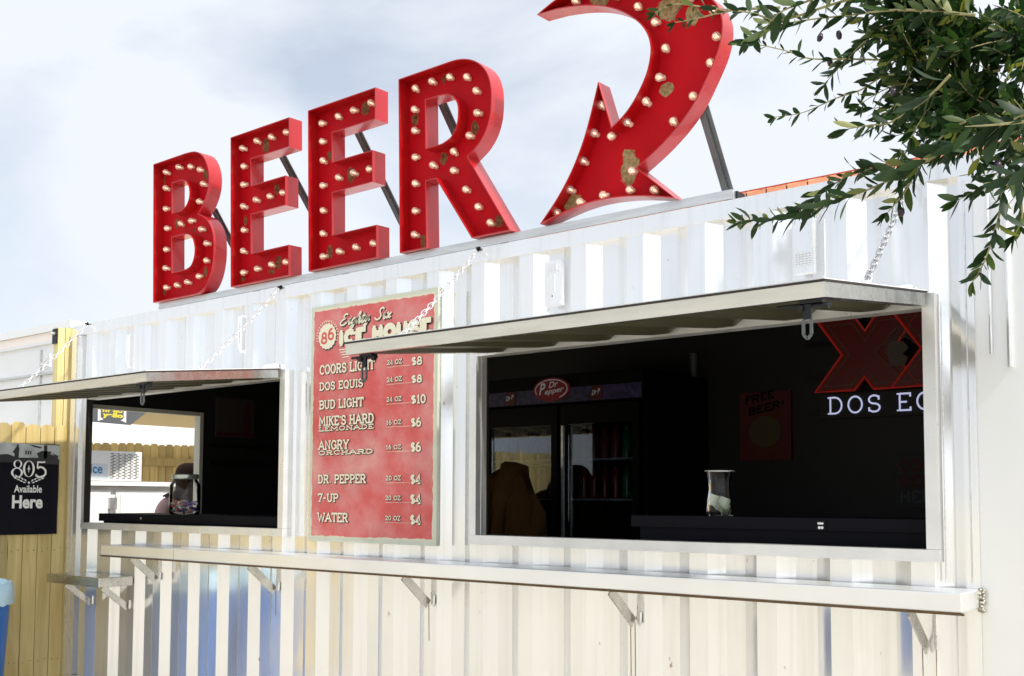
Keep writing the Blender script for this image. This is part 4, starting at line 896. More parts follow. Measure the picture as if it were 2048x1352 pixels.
for tx, z0, h, wd in (('mello', 2.226, .040, .185), ('yello', 2.184, .036, .19)):
    vs, fs = font_text(tx, (-1.198, .928, z0), (0, 1, 0), (0, 0, 1), (1, 0, 0), h, wd, .05); q = MB(); q.add(vs, fs); wp(q, 'lettering', YEL, ca)
q = MB()
for y0, sg in ((.898, 1), (1.135, -1)):
    q.box(-1.199, -1.197, y0-.012, y0+.012, 2.155, 2.29); q.add([(-1.1965, y0-.012*sg, 2.142), (-1.1965, y0+.04*sg, 2.16), (-1.1965, y0+.005*sg, 2.18), (-1.1965, y0-.012*sg, 2.18)], [(0,1,2,3)])
wp(q, 'bracket_mark', PRINTWHITE, ca)

# person outside the doorway, mostly hidden by the jar
pe = thing('person', 'person with dark brown hair in a mauve shirt standing outside behind the big jar', 'person', (-.8, 1.52, 0))
pe.rotation_euler = (0, 0, R(160)); pe.scale = (1.03, 1.06, 1.03)
def skin_body(name, vs, es, rad, m, parent, sub=1):
    me = bpy.data.meshes.new(name); me.from_pydata(vs, es, []); o = bpy.data.objects.new(name, me); COL.objects.link(o)
    s_ = o.modifiers.new('skin', 'SKIN'); s_.use_smooth_shade = True
    if not me.skin_vertices: 
        bpy.context.view_layer.update()
    for i, r_ in enumerate(rad):
        me.skin_vertices[0].data[i].radius = r_ if isinstance(r_, tuple) else (r_, r_)
    me.skin_vertices[0].data[0].use_root = True
    ss = o.modifiers.new('sub', 'SUBSURF'); ss.levels = sub; ss.render_levels = sub
    dg = bpy.context.evaluated_depsgraph_get(); nm = bpy.data.meshes.new_from_object(o.evaluated_get(dg)); bpy.data.objects.remove(o)
    nm.materials.clear(); nm.materials.append(m); nm.shade_smooth()
    c = bpy.data.objects.new(name, nm); COL.objects.link(c); c.parent = parent; return c
SKINM = mat('skin', (.48, .27, .19), .5); SHIRT = mat('mauve_shirt', (.34, .22, .22), .8, var=.15, scale=20); HAIR = mat('brown_hair', (.022, .009, .005), .7, var=.3, scale=40, stretch=(1, 1, .2), spec=.15); JEANS = mat('blue_jeans', (.05, .07, .13), .8)
# facing +x
V = [(0,0,.95),(0,0,1.10),(.0,0,1.28),(-.01,0,1.42),(.0,0,1.50),(.02,0,1.58),(.02,0,1.66),(.01,0,1.72),
     (0,.10,1.42),(0,.19,1.40),(.0,.25,1.16),(.10,.26,.95),(.15,.25,.88),(0,-.10,1.42),(0,-.19,1.40),(.0,-.25,1.16),(.10,-.26,.95),(.15,-.25,.88),
     (0,.09,.90),(.01,.10,.50),(-.01,.10,.10),(.12,.11,.04),(0,-.09,.90),(.01,-.10,.50),(-.01,-.10,.10),(.12,-.11,.04)]
Ed = [(0,1),(1,2),(2,3),(3,4),(4,5),(5,6),(6,7),(3,8),(8,9),(9,10),(10,11),(11,12),(3,13),(13,14),(14,15),(15,16),(16,17),(0,18),(18,19),(19,20),(20,21),(0,22),(22,23),(23,24),(24,25)]
Rd = [(.11,.15),(.10,.13),(.11,.16),(.09,.13),.055,.075,.085,.06,.075,.06,.045,.035,.03,.075,.06,.045,.035,.03,.085,.06,.045,.04,.085,.06,.045,.04]
body = skin_body('body', V, Ed, Rd, SKINM, pe, 2)
def shell(src, name, m, parent, cond, thick):
    b = bmesh.new(); b.from_mesh(src.data); b.normal_update()
    bmesh.ops.delete(b, geom=[fc for fc in b.faces if not cond(fc.calc_center_median())], context='FACES')
    for v in b.verts: v.co += v.normal*thick
    me = bpy.data.meshes.new(name); b.to_mesh(me); b.free(); me.materials.clear(); me.materials.append(m); me.shade_smooth()
    o = bpy.data.objects.new(name, me); COL.objects.link(o); o.parent = parent; return o
shell(body, 'shirt', SHIRT, pe, lambda c: .90 < c.z < 1.49 and not (abs(c.y) > .2 and c.z < 1.18), .012)
shell(body, 'trousers', JEANS, pe, lambda c: .08 < c.z < .98 and abs(c.y) < .21, .010)
shell(body, 'hair', HAIR, pe, lambda c: c.z > 1.44 and (c.x < .04 or c.z > 1.69), .036)
q = MB()
for sy in (-.03, .03): q.lathe([(.004, -.004), (.012, 0), (.004, .006)], (.105, sy, 1.655), 'x', 10)
q.build('eyes', PRINTBLACK, pe)
q = MB(); q.tube([(.10, 0, 1.655), (.122, 0, 1.625), (.105, 0, 1.615)], [.007, .013, .008], 8); q.tube([(.098, -.025, 1.585), (.106, 0, 1.583), (.098, .025, 1.585)], .006, 6); q.build('face_features', SKINM, pe, smooth=60)

# ------------------------------------------------------------------ interior fittings
bi = thing('inner_counter', 'black inner counter along the sill of the larger window', 'counter', (5.2, .2, .3))
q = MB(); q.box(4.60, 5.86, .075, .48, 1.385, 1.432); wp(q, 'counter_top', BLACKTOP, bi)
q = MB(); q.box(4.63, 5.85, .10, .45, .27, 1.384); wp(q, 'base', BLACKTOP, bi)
q = MB(); q.box(5.43, 5.475, .0725, .0745, 1.385, 1.426); l_ = wp(q, 'price_tag', PRINTBLACK, bi)
q = MB(); q.box(5.441, 5.464, .0715, .0723, 1.408, 1.416); q.lathe([(.006, 0), (.006, .0008)], (5.448, .0723, 1.396), 'y', 10); q.lathe([(.006, 0), (.006, .0008)], (5.459, .0723, 1.396), 'y', 10); q.build('tag_print', PRINTWHITE, l_)
b2 = thing('inner_counter', 'black inner counter along the sill of the smaller window', 'counter', (1.3, .2, .3))
q = MB(); q.box(.28, 2.33, .075, .48, 1.34, 1.392); wp(q, 'counter_top', BLACKTOP, b2)
q = MB(); q.box(.30, 2.32, .10, .45, .27, 1.339); wp(q, 'base', BLACKTOP, b2)
q = MB(); q.lathe([(.009, 0), (.009, .001)], (.80, .0748, 1.365), 'y', 10); wp(q, 'button', GALV, b2)

jr = thing('tip_jar', 'big round glass jar with a lid standing on the counter of the smaller window', 'jar', (1.03, .25, 1.392))
q = MB(); q.lathe([(.085, .0), (.098, .012), (.100, .10), (.098, .19), (.078, .225), (.074, .235)], n=28, cap=False); q.build('glass', GLASS, jr, smooth=50)
q = MB(); q.lathe([(.04, .001), (.088, .001), (.088, .004), (.04, .004)], n=24); q.build('glass_base', GLASS, jr)
q = MB(); q.lathe([(.082, .232), (.086, .238), (.086, .258), (.080, .264), (.0, .266)], n=28); q.build('lid', mat('jar_lid', (.45, .50, .47), .25, .7), jr, smooth=40)
cols = [(.5, .04, .05), (.10, .05, .30), (.05, .20, .10), (.55, .50, .40), (.10, .16, .42)]
cm = [mat('wrapper', c, .3) for c in cols]
sw = MB()
for i in range(70):
    a = random.uniform(0, 6.28); rd = .08*math.sqrt(random.random()); z = .012+random.random()*.075
    sw.cm = random.randrange(5); p = Vector((rd*math.cos(a), rd*math.sin(a), z)); d_ = Vector((random.uniform(-1, 1), random.uniform(-1, 1), random.uniform(-.4, .4))).normalized()
    sw.bar(p-d_*.013, p+d_*.013, .014, .009)
so_ = sw.build('wrapped_sweets', cm); so_.location = (1.03, .25, 1.392); tag(so_, 'coloured wrapped sweets heaped in the bottom of the big lidded jar', 'sweets'); so_['kind'] = 'stuff'
va = thing('tip_vase', 'waisted clear glass vase holding banknotes on the counter of the larger window', 'vase', (4.934, .25, 1.433))
q = MB(); q.lathe([(.058, .002), (.061, .02), (.058, .06), (.050, .11), (.052, .15), (.060, .185), (.062, .19)], n=28, cap=False); q.build('glass', GLASS, va, smooth=60)
q = MB(); q.lathe([(.03, .001), (.056, .001), (.056, .005), (.03, .005)], n=24); q.build('glass_base', GLASS, va)
q = MB(); q.tube([(.062*math.cos(2*math.pi*i/24), .062*math.sin(2*math.pi*i/24), .19) for i in range(24)], .002, 6, closed=True); q.build('rim', mat('rim_glass', (.7, .72, .72), .1), va)
BILL = mat('banknote', (.36, .46, .32), .7, var=.25, scale=60)
BILLW = mat('banknote_edge', (.62, .68, .56), .7)
for i, (rz, tilt, z, lab) in enumerate(((.2, .5, .045, 'green banknote leaning against the wall of the glass vase'), (-.5, 1.0, .035, 'folded green banknote lying on the floor of the glass vase'), (.9, .25, .06, 'pale crumpled banknote standing upright in the glass vase'))):
    q = MB(); N_ = 6
    for k in range(N_):
        a = -.045+.09*k/N_; b = a+.09/N_; f1 = .007*math.sin(k*1.7+i); f2 = .007*math.sin((k+1)*1.7+i)
        q.add([(a, f1, -.024), (b, f2, -.024), (b, f2, .024), (a, f1, .024)], [(0,1,2,3)])
    o = q.build('banknote', BILL if i < 2 else BILLW); o.location = (4.934+.005*i, .25-.012*i, 1.433+z); o.rotation_euler = (R(20), tilt, rz); tag(o, lab, 'banknote', 'banknotes in the glass vase')

# drinks cooler
co = thing('drinks_cooler', 'tall black drinks cooler with two glass doors and a lit red oval on its header', 'cooler', (3.12, 1.9, .27))
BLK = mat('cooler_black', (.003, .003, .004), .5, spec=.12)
CX0, CX1, CY = 2.488, 3.753, 1.54
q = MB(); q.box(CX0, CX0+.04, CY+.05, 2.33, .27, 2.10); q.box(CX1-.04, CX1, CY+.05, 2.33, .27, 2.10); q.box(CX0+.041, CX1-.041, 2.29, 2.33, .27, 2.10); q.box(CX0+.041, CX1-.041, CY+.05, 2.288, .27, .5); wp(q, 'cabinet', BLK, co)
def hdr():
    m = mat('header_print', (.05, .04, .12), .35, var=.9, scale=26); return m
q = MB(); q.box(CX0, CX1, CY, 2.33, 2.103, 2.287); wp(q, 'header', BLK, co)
q = MB(); q.box(CX0+.01, CX1-.01, CY-.003, CY-.001, 2.11, 2.20); wp(q, 'header_graphic', hdr(), co)
q = MB(); q.prism([(3.08+.145*math.cos(a), 2.195+.075*math.sin(a)) for a in [2*math.pi*i/36 for i in range(36)]], lambda u, v, d: (u, d, v), CY-.012, CY-.003); ov = wp(q, 'oval_badge', mat('badge_red', (.22, .01, .02), .4, emit=(.30, .012, .02), es=.04), co)
LOGO = mat('badge_white', (.6, .6, .62), .4, emit=(.7, .7, .75), es=.07)
q = MB(); ribbon(q, [(3.08+.125*math.cos(R(a)), 2.195+.062*math.sin(R(a))) for a in range(205, -62, -6)], .006, lambda u, v, d: (u, CY-.0135-d, v), 0)
for tx, x, z, h, wd in (('Dr', 3.06, 2.205, .038, .075), ('P', 2.985, 2.165, .072, .05), ('epper', 3.03, 2.165, .034, .15)):
    vs, fs = font_text(tx, (x, CY-.0137, z), (1, 0, .10), FV, FN, h, wd, .02, .25); q.add(vs, fs)
q.build('lettering', LOGO, ov)
for xl in (2.74, 3.42):
    q = MB(); q.prism([(xl-.05, 2.12), (xl+.04, 2.11), (xl+.05, 2.195), (xl-.03, 2.20)], lambda u, v, d: (u, d, v), CY-.008, CY-.0035); bd = wp(q, 'side_badge', mat('badge_dark_red', (.10, .008, .01), .4), co)
    vs, fs = font_text('Dr P', (xl-.03, CY-.0095, 2.14), (1, 0, .2), FV, FN, .03, .06, .02, .2); q = MB(); q.add(vs, fs); q.build('lettering', LOGO, bd)
for xa, xb in ((2.52, 3.115), (3.145, 3.72)):
    q = MB(); zb, zt = .52, 2.09; t_ = .045
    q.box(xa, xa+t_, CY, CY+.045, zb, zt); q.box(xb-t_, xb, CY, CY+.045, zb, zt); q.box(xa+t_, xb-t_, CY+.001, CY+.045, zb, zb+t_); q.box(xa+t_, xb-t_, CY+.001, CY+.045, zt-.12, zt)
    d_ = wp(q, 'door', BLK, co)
    q = MB(); q.box(xa+t_+.001, xb-t_-.001, CY+.018, CY+.024, zb+t_, zt-.121); q.build('pane', DOORGLASS, d_)
q = MB(); q.box(3.17, 3.186, CY-.03, CY-.012, .9, 1.96); wp(q, 'handle', GALV, co)
shz = [.55, .86, 1.19, 1.505, 1.755]
for z in shz:
    q = MB(); q.box(CX0+.05, CX1-.05, CY+.06, 2.27, z-.012, z); wp(q, 'shelf', mat('shelf_white', (.5, .52, .56), .3), co)
bc_ = [(.35, .02, .02), (.02, .20, .06), (.03, .05, .25), (.28, .03, .02), (.12, .03, .05), (.45, .20, .03)]
bmats = [mat('bottle_plastic', c, .15) for c in bc_]; capm = mat('bottle_cap', (.4, .4, .42), .4)
bme = MB(); bme.lathe([(.030, 0), (.032, .02), (.030, .06), (.032, .12), (.028, .15), (.012, .185), (.012, .2)], n=12)
bo_m = []
for m_ in bmats:
    o = bme.build('bottle', m_, smooth=50); bo_m.append(o.data); bpy.data.objects.remove(o)
names = ['dark red', 'green', 'dark blue', 'red', 'maroon', 'orange']
for z, zn in ((1.505, 'middle'), (1.755, 'upper')):
    for i in range(14):
        x = 2.60+i*.080
        if 3.07 < x < 3.19: continue
        ci = (3 if i in (9, 10, 11) else 1 if i in (12,) else (i*3+int(z*10)) % 6)
        o = bpy.data.objects.new('bottle', bo_m[ci]); COL.objects.link(o); o.location = (x, CY+.12, z)
        side = 'left' if x < 3.1 else 'right'
        od = ['first', 'second', 'third', 'fourth', 'fifth', 'sixth', 'seventh', 'eighth'][i if x < 3.1 else i-8]
        tag(o, f'{names[ci]} bottle, {od} from the left on the {zn} shelf behind the {side} cooler door', 'bottle', 'bottles in the drinks cooler')
# cloth heap before the cooler
q = MB(); prof = [(2.30, .27), (2.36, 1.30), (2.50, 1.46), (2.66, 1.52), (2.80, 1.60), (2.93, 1.71), (3.02, 1.73), (3.08, 1.69), (3.12, 1.55), (3.16, 1.25), (3.20, .27)]
prof = smooth_pts(prof, 4); n = len(prof); K = 9
for k in range(K):
    t = k/(K-1)*2-1; sc2 = math.sqrt(max(0, 1-t*t*.92))
    q.v += [(x+.02*math.sin(k*2.1+i*.4), 1.22+.20*t+.045*math.sin(i*.9+k*.6)+.02*math.sin(i*2.3), .27+(z-.27)*(.55+.45*sc2)) for i, (x, z) in enumerate(prof)]
for k in range(K-1):
    for i in range(n-1): q.f.append((k*n+i, k*n+i+1, (k+1)*n+i+1, (k+1)*n+i)); q.m.append(0)
o = q.build('draped_cloth', mat('rust_cloth', (.15, .065, .012), .85, var=.3, scale=6), smooth=70); tag(o, 'rust brown cloth draped in a heap in front of the drinks cooler', 'cloth')

# lit beer sign on the back wall
xs_ = thing('beer_sign', 'large red double X sign with lit white letters beneath on the back wall', 'lit sign', (5.1, 2.3, 2.0))
SY = 2.27
REDN = mat('sign_red', (.10, .003, .002), .45, emit=(.35, .008, .004), es=.02); EDGE = mat('sign_edge_glow', (.4, .02, .01), .4, emit=(.75, .035, .02), es=.11); LINEN = mat('sign_line', (.12, .085, .07), .6)
def xloop(x0, g=0):
    return [(x0+.0-g*1.2, 2.565+g), (x0+.223+g*.4, 2.565+g), (x0+.283, 2.478+g*1.4), (x0+.343-g*.4, 2.565+g), (x0+.585+g*1.2, 2.565+g), (x0+.430+g*1.5, 2.355), (x0+.585+g*1.2, 2.147-g), (x0+.330-g*.4, 2.147-g), (x0+.275, 2.222-g*1.4), (x0+.215+g*.4, 2.147-g), (x0-.02-g*1.2, 2.147-g), (x0+.15-g*1.5, 2.355)]
for x0 in (4.56, 5.02):
    q = MB(); q.prism(xloop(x0), lambda u, v, d: (u, d, v), SY-.05-(.012 if x0 > 4.9 else 0), SY-.001-(.0 if x0 > 4.9 else .001)); p_ = wp(q, 'letter_shape', REDN, xs_)
    q = MB(); lp = xloop(x0, .004); lp.append(lp[0]); q.tube([(u, SY-.055-(.012 if x0 > 4.9 else 0), v) for u, v in lp], .008, 6); q.build('glow_tube', EDGE, p_)
    q = MB(); lp = offset_loop(xloop(x0)[::-1], .03); lp.append(lp[0]); ribbon(q, lp, .005, lambda u, v, d: (u, SY-.053-d-(.012 if x0 > 4.9 else 0), v), 0); q.build('inner_line', LINEN, p_)
q = MB(); c_ = (5.04, 2.353)
lp = [(c_[0]-.14, c_[1]), (c_[0], c_[1]+.142), (c_[0]+.14, c_[1]), (c_[0], c_[1]-.142)]; ribbon(q, lp+[lp[0]], .006, lambda u, v, d: (u, SY-.066-d, v), 0)
for i in range(15):
    a = R(20+i*10); r1 = .10/(abs(math.cos(a))+abs(math.sin(a))); q.bar((c_[0]+.02+.06*math.cos(a), SY-.066, c_[1]+.02+.05*math.sin(a)), (c_[0]+.13/ (abs(math.cos(a))+abs(math.sin(a)))*math.cos(a), SY-.066, c_[1]+.13/(abs(math.cos(a))+abs(math.sin(a)))*math.sin(a)), .006, .002, (0, 1, 0))
q.prism([(c_[0]-.05, 2.27), (c_[0]+.03, 2.26), (c_[0]+.05, 2.31), (c_[0]+.02, 2.33), (c_[0]+.055, 2.36), (c_[0]+.03, 2.40), (c_[0]-.03, 2.41), (c_[0]-.07, 2.37), (c_[0]-.06, 2.31)], lambda u, v, d: (u, d, v), SY-.068, SY-.0665)
wp(q, 'diamond_emblem', LINEN, xs_)
NEON = mat('white_neon', (.7, .72, .9), .4, emit=(.62, .66, 1.0), es=.62)
q = MB(); slab(q, 'DOS EQUIS', (4.60, SY-.03, 2.008), FU, FV, FN, .105, .905, .10, .12, sp=.14); wp(q, 'lettering', NEON, xs_)
q = MB(); q.box(4.55, 5.65, SY-.022, SY-.002, 1.985, 2.13); wp(q, 'letter_backing', INNER, xs_)
q = MB()
for x, l in ((4.80, .1), (4.92, .05), (5.0, .03), (5.07, .05), (5.15, .12)): q.box(x, x+l, SY-.05, SY-.04, 2.592, 2.60)
wp(q, 'top_lettering', NEON, xs_)
q = MB()
for z in (2.43, 2.22, 2.02): q.box(4.45, 5.6, SY+.01, SY+.03, z, z+.012)
wp(q, 'mounting_rail', BLACKIRON, xs_)

# posters inside
p1 = thing('poster', 'small red poster with a yellow centre on the dark back wall', 'poster', (4.15, 2.35, 1.75))
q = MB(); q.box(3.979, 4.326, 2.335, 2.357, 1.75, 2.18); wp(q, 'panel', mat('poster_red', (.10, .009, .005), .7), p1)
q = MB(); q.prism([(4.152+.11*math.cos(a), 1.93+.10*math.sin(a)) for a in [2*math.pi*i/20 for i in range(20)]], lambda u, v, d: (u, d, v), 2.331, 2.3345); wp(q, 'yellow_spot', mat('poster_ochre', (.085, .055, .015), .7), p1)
q = MB(); slab(q, 'FREE', (4.02, 2.330, 2.10), (1, 0, .18), FV, FN, .055, .2, .22, .06); slab(q, 'BEER!', (4.04, 2.330, 2.03), (1, 0, .18), FV, FN, .055, .25, .22, .06); wp(q, 'lettering', PRINTBLACK, p1)
p2 = thing('wall_sign', 'dark tin sign with stacked capital letters beside the larger window edge', 'sign', (5.1, 2.35, 1.45))
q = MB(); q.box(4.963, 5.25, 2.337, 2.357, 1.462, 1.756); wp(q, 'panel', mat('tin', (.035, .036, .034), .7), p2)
q = MB(); slab(q, 'COLD', (4.985, 2.333, 1.665), FU, FV, FN, .075, .24, .2, .03); slab(q, 'BEER', (4.985, 2.333, 1.575), FU, FV, FN, .075, .24, .2, .03); wp(q, 'lettering', mat('tin_red', (.08, .012, .008), .7), p2)
q = MB(); slab(q, 'HERE', (4.985, 2.333, 1.485), FU, FV, FN, .075, .24, .2, .03); wp(q, 'lettering', mat('tin_grey', (.07, .075, .08), .7), p2)
p3 = thing('poster', 'pale poster with a standing figure beside the end doorway', 'poster', (.06, 1.35, 1.99))
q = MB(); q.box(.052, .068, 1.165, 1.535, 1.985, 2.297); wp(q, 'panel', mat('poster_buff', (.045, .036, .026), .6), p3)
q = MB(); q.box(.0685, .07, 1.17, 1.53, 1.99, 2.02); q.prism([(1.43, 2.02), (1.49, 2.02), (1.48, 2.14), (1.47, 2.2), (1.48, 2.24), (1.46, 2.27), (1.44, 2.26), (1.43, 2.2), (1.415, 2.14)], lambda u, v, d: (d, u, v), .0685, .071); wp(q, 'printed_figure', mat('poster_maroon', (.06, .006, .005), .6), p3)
q = MB(); q.lathe([(.03, 0), (.03, .17)], (3.67, 2.30, 2.288), 'z', 12); o = q.build('steel_cylinder', DARKSTEEL, smooth=40); tag(o, 'small upright metal cylinder on the back corner of the drinks cooler', 'canister')

# ------------------------------------------------------------------ olive tree reaching in from the side
def ray(px, py, dist):
    d = rr*((px-1024)/2111.2)-uu*((py-869.5)/2111.2)+f
    return CAM+d.normalized()*dist
tree = thing('olive_tree', 'olive tree with narrow dark green leaves reaching in over the wall', 'tree', (7.55, -1.05, 0))
TB = Vector(tree.location)
lv = []   # leaves: (pos, dir, normal, length, tint)
def leafmesh(w_=.29, curl=.05, twist=0.0):
    pr = [(0, 0), (.12, .45), (.35, .95), (.6, 1.0), (.82, .62), (1, 0)]
    vs = []; fs = []
    for t, k in pr: vs += [(t, -k*w_/2, .05*k*.5-curl*t*t-twist*t*k), (t, 0, -curl*t*t), (t, k*w_/2, .05*k*.5-curl*t*t+twist*t*k)]
    for i in range(len(pr)-1):
        a = i*3; b = a+3; fs += [(a, b, b+1, a+1), (a+1, b+1, b+2, a+2)]
    return vs, fs
VARS = [leafmesh(.28, .05), leafmesh(.33, .16, .05), leafmesh(.23, -.06, -.05), leafmesh(.30, .28, -.08)]; LFS = VARS[0][1]
twig_list = []; limbs = MB()
def rnd(a): return random.uniform(-a, a)
def leafy(pts, ls, dens=1.0, r0=.0035, tipfrac=1.0, wide=1.0):
    """leaf pairs along a twig (first point at the base)"""
    P = [Vector(p) for p in smooth_pts([tuple(p) for p in pts], 6)]
    n = len(P); tw = MB(); twig_list.append(tw); tw.tube([p-TB for p in P], [max(.0009, r0*(1-.75*i/(n-1))) for i in range(n)], 5)
    acc = 0; nxt = .012; ang = random.random()*6
    tot = sum((P[i+1]-P[i]).length for i in range(n-1)); done = 0
    for i in range(n-1):
        s_ = P[i+1]-P[i]; L_ = s_.length; d = s_.normalized(); t = 0
        while acc+L_-t > nxt:
            t += nxt-acc; acc = 0; p = P[i]+d*t; frac = (done+t)/tot
            nxt = random.uniform(.011, .018)/dens
            ang += 1.57+rnd(.5)
            x = d.orthogonal().normalized(); y = d.cross(x)
            for sg in (0, math.pi):
                if random.random() < .1: continue
                a = ang+sg; side = x*math.cos(a)+y*math.sin(a)
                ld = (d*random.uniform(.5, 1.1)+side*random.uniform(.55, .95)+Vector((rnd(.2), rnd(.2), rnd(.2)-.05))).normalized()
                nn = (side.cross(d).cross(ld)+Vector((rnd(.7), rnd(.7), rnd(.7)+.5))); nn = (nn-ld*nn.dot(ld)).normalized()
                lv.append((p, ld, nn, ls*random.uniform(.5, 1.28)*(1-.35*frac*tipfrac), random.random()))
        acc += L_-t; done += L_
    d = (P[-1]-P[-2]).normalized()
    for k in range(3):
        ld = (d+Vector((rnd(.4), rnd(.4), rnd(.4)))).normalized(); nn = ld.orthogonal().normalized(); lv.append((P[-1], ld, nn, ls*.6, random.random()))
def px(lst, d0, d1):
    n = len(lst); return [ray(a, b, d0+(d1-d0)*i/(n-1)) for i, (a, b) in enumerate(lst)]
# named sprays: pixel paths only fix where each spray grows in space
LS = .068
leafy(px([(2080,215),(1905,296),(1813,342),(1749,374),(1657,408),(1574,436),(1500,441),(1474,443)], 2.4, 2.65), LS, 1.15)
leafy(px([(1860,320),(1790,330),(1700,350),(1640,390),(1600,420)], 2.6, 2.7), LS, 1.0)
leafy(px([(2070,330),(2010,376),(1996,440),(1970,520),(1946,562)], 2.3, 2.35), LS*.9, 1.2)
leafy(px([(2060,300),(2040,360),(2044,430),(2030,470)], 2.4, 2.4), LS, .9)
leafy(px([(2000,140),(1900,160),(1800,150),(1767,152),(1721,180),(1671,197),(1606,225),(1550,234)], 2.7, 3.0), LS*.85, .55, tipfrac=1.2)
leafy(px([(1990,90),(1880,118),(1794,120),(1698,118),(1620,117),(1570,101),(1510,88),(1475,86)], 2.8, 3.1), LS*.8, .55, tipfrac=1.1)
leafy(px([(1950,30),(1800,20),(1700,30),(1600,42),(1530,60),(1490,82)], 2.6, 3.0), LS, .8)
leafy(px([(1760,-20),(1660,10),(1560,40),(1500,25),(1420,16),(1350,8),(1310,25)], 2.5, 2.8), LS*.8, .55, tipfrac=1.2)
leafy(px([(1700,-40),(1620,0),(1560,25),(1520,70)], 2.5, 2.6), LS*1.15, .8)
leafy(px([(1560,15),(1470,20),(1400,35),(1350,45)], 2.7, 2.8), LS*.6, .5)
leafy(px([(2100,236),(2048,243),(1985,250),(1930,253)], 1.9, 1.95), LS*.85, .55)
leafy(px([(1900,150),(1850,200),(1780,245),(1740,250),(1695,258)], 2.4, 2.45), LS*1.1, .8)
leafy(px([(1900,10),(1830,40),(1760,30),(1720,42)], 2.7, 2.8), LS, .7)
leafy(px([(1960,230),(1900,260),(1850,310),(1830,350)], 2.5, 2.5), LS, .9)
leafy(px([(1830,345),(1805,390),(1775,425)], 2.6, 2.6), LS, .8)
# inner crown: limbs and many sub-twigs
def limb(pts, r0, r1, inside=True):
    P = smooth_pts([tuple(p-TB) for p in pts], 6); n = len(P)
    limbs.tube(P, [r0+(r1-r0)*i/(n-1) for i in range(n)], 8)
    return [Vector(p)+TB for p in P]
top = Vector((7.55, -1.05, 1.75))
l1 = limb([top, ray(2260, 330, 2.75), ray(2080, 250, 2.7), ray(1950, 200, 2.75), ray(1850, 170, 2.8)], .03, .007)
l2 = limb([top, ray(2300, 200, 2.8), ray(2120, 100, 2.75), ray(1950, 60, 2.8), ray(1800, 30, 2.85)], .028, .006)
l3 = limb([top, ray(2250, 60, 3.0), ray(2120, -80, 3.0), ray(1950, -100, 3.0)], .028, .008)
l4 = limb([top, ray(2200, 360, 2.5), ray(2080, 330, 2.4)], .022, .008)
for lb, n in ((l1, 50), (l2, 74), (l3, 22), (l4, 8)):
    for i in range(n):
        p = lb[min(len(lb)-1, int(len(lb)*(.30+.68*random.random())))]
        d = (-rr*random.uniform(.1, 1.0)+uu*(rnd(.75)+.12)+f*rnd(.8)).normalized(); L_ = random.uniform(.09, .24)
        a = p+d*L_*.5+Vector((rnd(.02), rnd(.02), rnd(.02))); e = p+d*L_+Vector((0, 0, -.03*random.random()))
        leafy([p, a, e], LS*random.uniform(.8, 1.1), .95, .0028)
# crown on the far side of the trunk, out of the picture
for i in range(70):
    p = top+Vector((random.uniform(-.2, .9), rnd(.6), random.uniform(.1, 1.0))); d = Vector((rnd(1), rnd(1), rnd(.6))).normalized()
    if (p-CAM).dot(rr)/(p-CAM).dot(f) < .52: continue
    leafy([p, p+d*.12, p+d*.22], LS, .7, .0028)
tk = MB(); tk.tube([(0, 0, 0), (.02, .01, .5), (-.02, .03, 1.1), (0, 0, 1.75)], [.085, .065, .05, .032], 12); tk.build('trunk', BARK, tree, smooth=60)
limbs.build('limbs', BARK, tree, smooth=60); 
for tw in twig_list[:280]: tw.build('twig', TWIG, tree, smooth=60)
rest = MB()
for tw in twig_list[280:]: rest.add(tw.v, tw.f)
if rest.v: rest.build('twigs', TWIG, tree, smooth=60, kind='stuff')
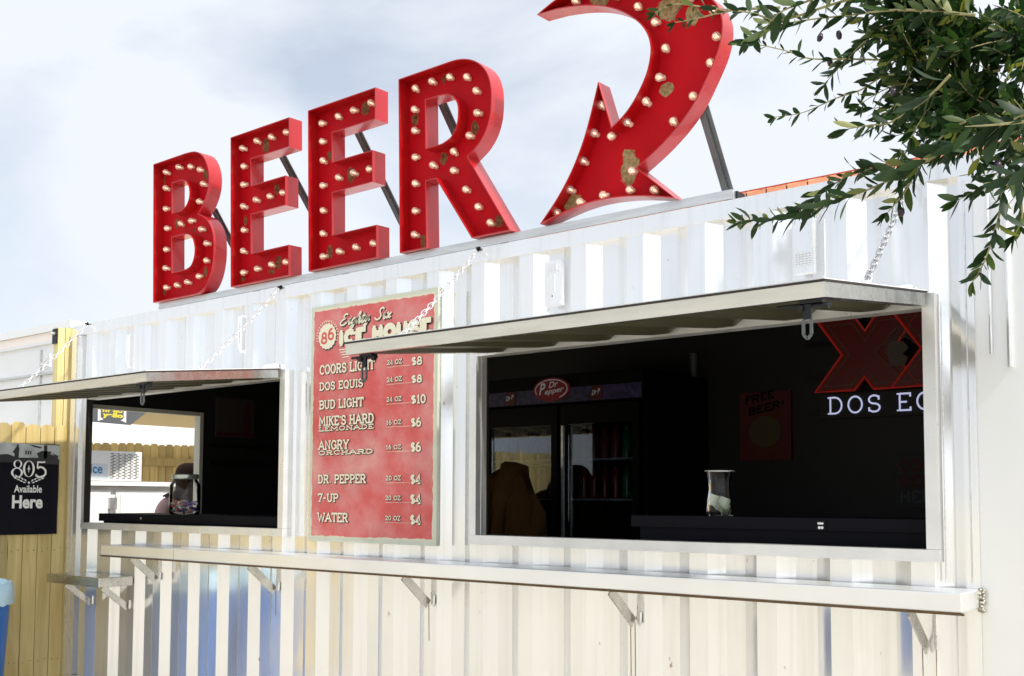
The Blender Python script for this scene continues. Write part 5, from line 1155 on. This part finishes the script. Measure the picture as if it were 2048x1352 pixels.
# drop leaves that would brush the lens, then split: the largest in view as parts, the rest as one mass
lv = [l for l in lv if (l[0]-CAM).dot(f) > 1.2]
def vis(l):
    z = (l[0]-CAM).dot(f); X = 1024+2111*(l[0]-CAM).dot(rr)/z; Y = 869.5-2111*(l[0]-CAM).dot(uu)/z
    inside = -20 < X < 2068 and -20 < Y < 1372
    edge = 0 if not inside else (2 if X < 1760 or Y > 330 else 1)
    return (edge, l[3]/z)
lv.sort(key=vis, reverse=True)
lmes = []
for vv, ff_ in VARS:
    q = bpy.data.meshes.new('leaf'); q.from_pydata(vv, [], ff_); q.materials.append(LEAF); q.shade_smooth(); lmes.append(q)
def lmat(l, off):
    p, d, n, ln, _ = l; y = n.cross(d); m_ = Matrix((d*ln, y*ln, n*ln)).transposed().to_4x4(); m_.translation = p-off; return m_
for l in lv[:298]:
    o = bpy.data.objects.new('leaf', random.choice(lmes)); COL.objects.link(o); o.parent = tree; o.matrix_local = lmat(l, TB)
VV = []; FF = []; tint = []
for l in lv[298:]:
    m_ = lmat(l, TB); b = len(VV); LVS = random.choice(VARS)[0]; VV += [tuple(m_ @ Vector(v)) for v in LVS]; FF += [tuple(i+b for i in fc) for fc in LFS]; tint += [l[4]]*len(LVS)
fme = bpy.data.meshes.new('leaves'); fme.from_pydata(VV, [], FF); at = fme.attributes.new('tint', 'FLOAT', 'POINT'); at.data.foreach_set('value', tint)
fme.materials.append(LEAF); fme.shade_smooth(); fo = bpy.data.objects.new('leaves', fme); COL.objects.link(fo); fo.parent = tree; fo['kind'] = 'stuff'
olm = MB(); olm.lathe([(.001, -.011), (.005, -.009), (.0075, 0), (.005, .009), (.001, .011)], n=10); oo = olm.build('olive_fruit', OLIVE, smooth=80); om = oo.data; bpy.data.objects.remove(oo)
for a, b, dd in ((1733, 43, 2.8), (1678, 70, 2.8), (1803, 425, 2.6), (1640, 75, 2.8), (1787, 183, 2.6), (1660, 124, 2.95), (1996, 330, 2.4)):
    o = bpy.data.objects.new('olive_fruit', om); COL.objects.link(o); o.parent = tree; o.location = ray(a, b, dd)-TB; o.rotation_euler = (rnd(.5), rnd(.5), 0)
print('LEAVES', len(lv))
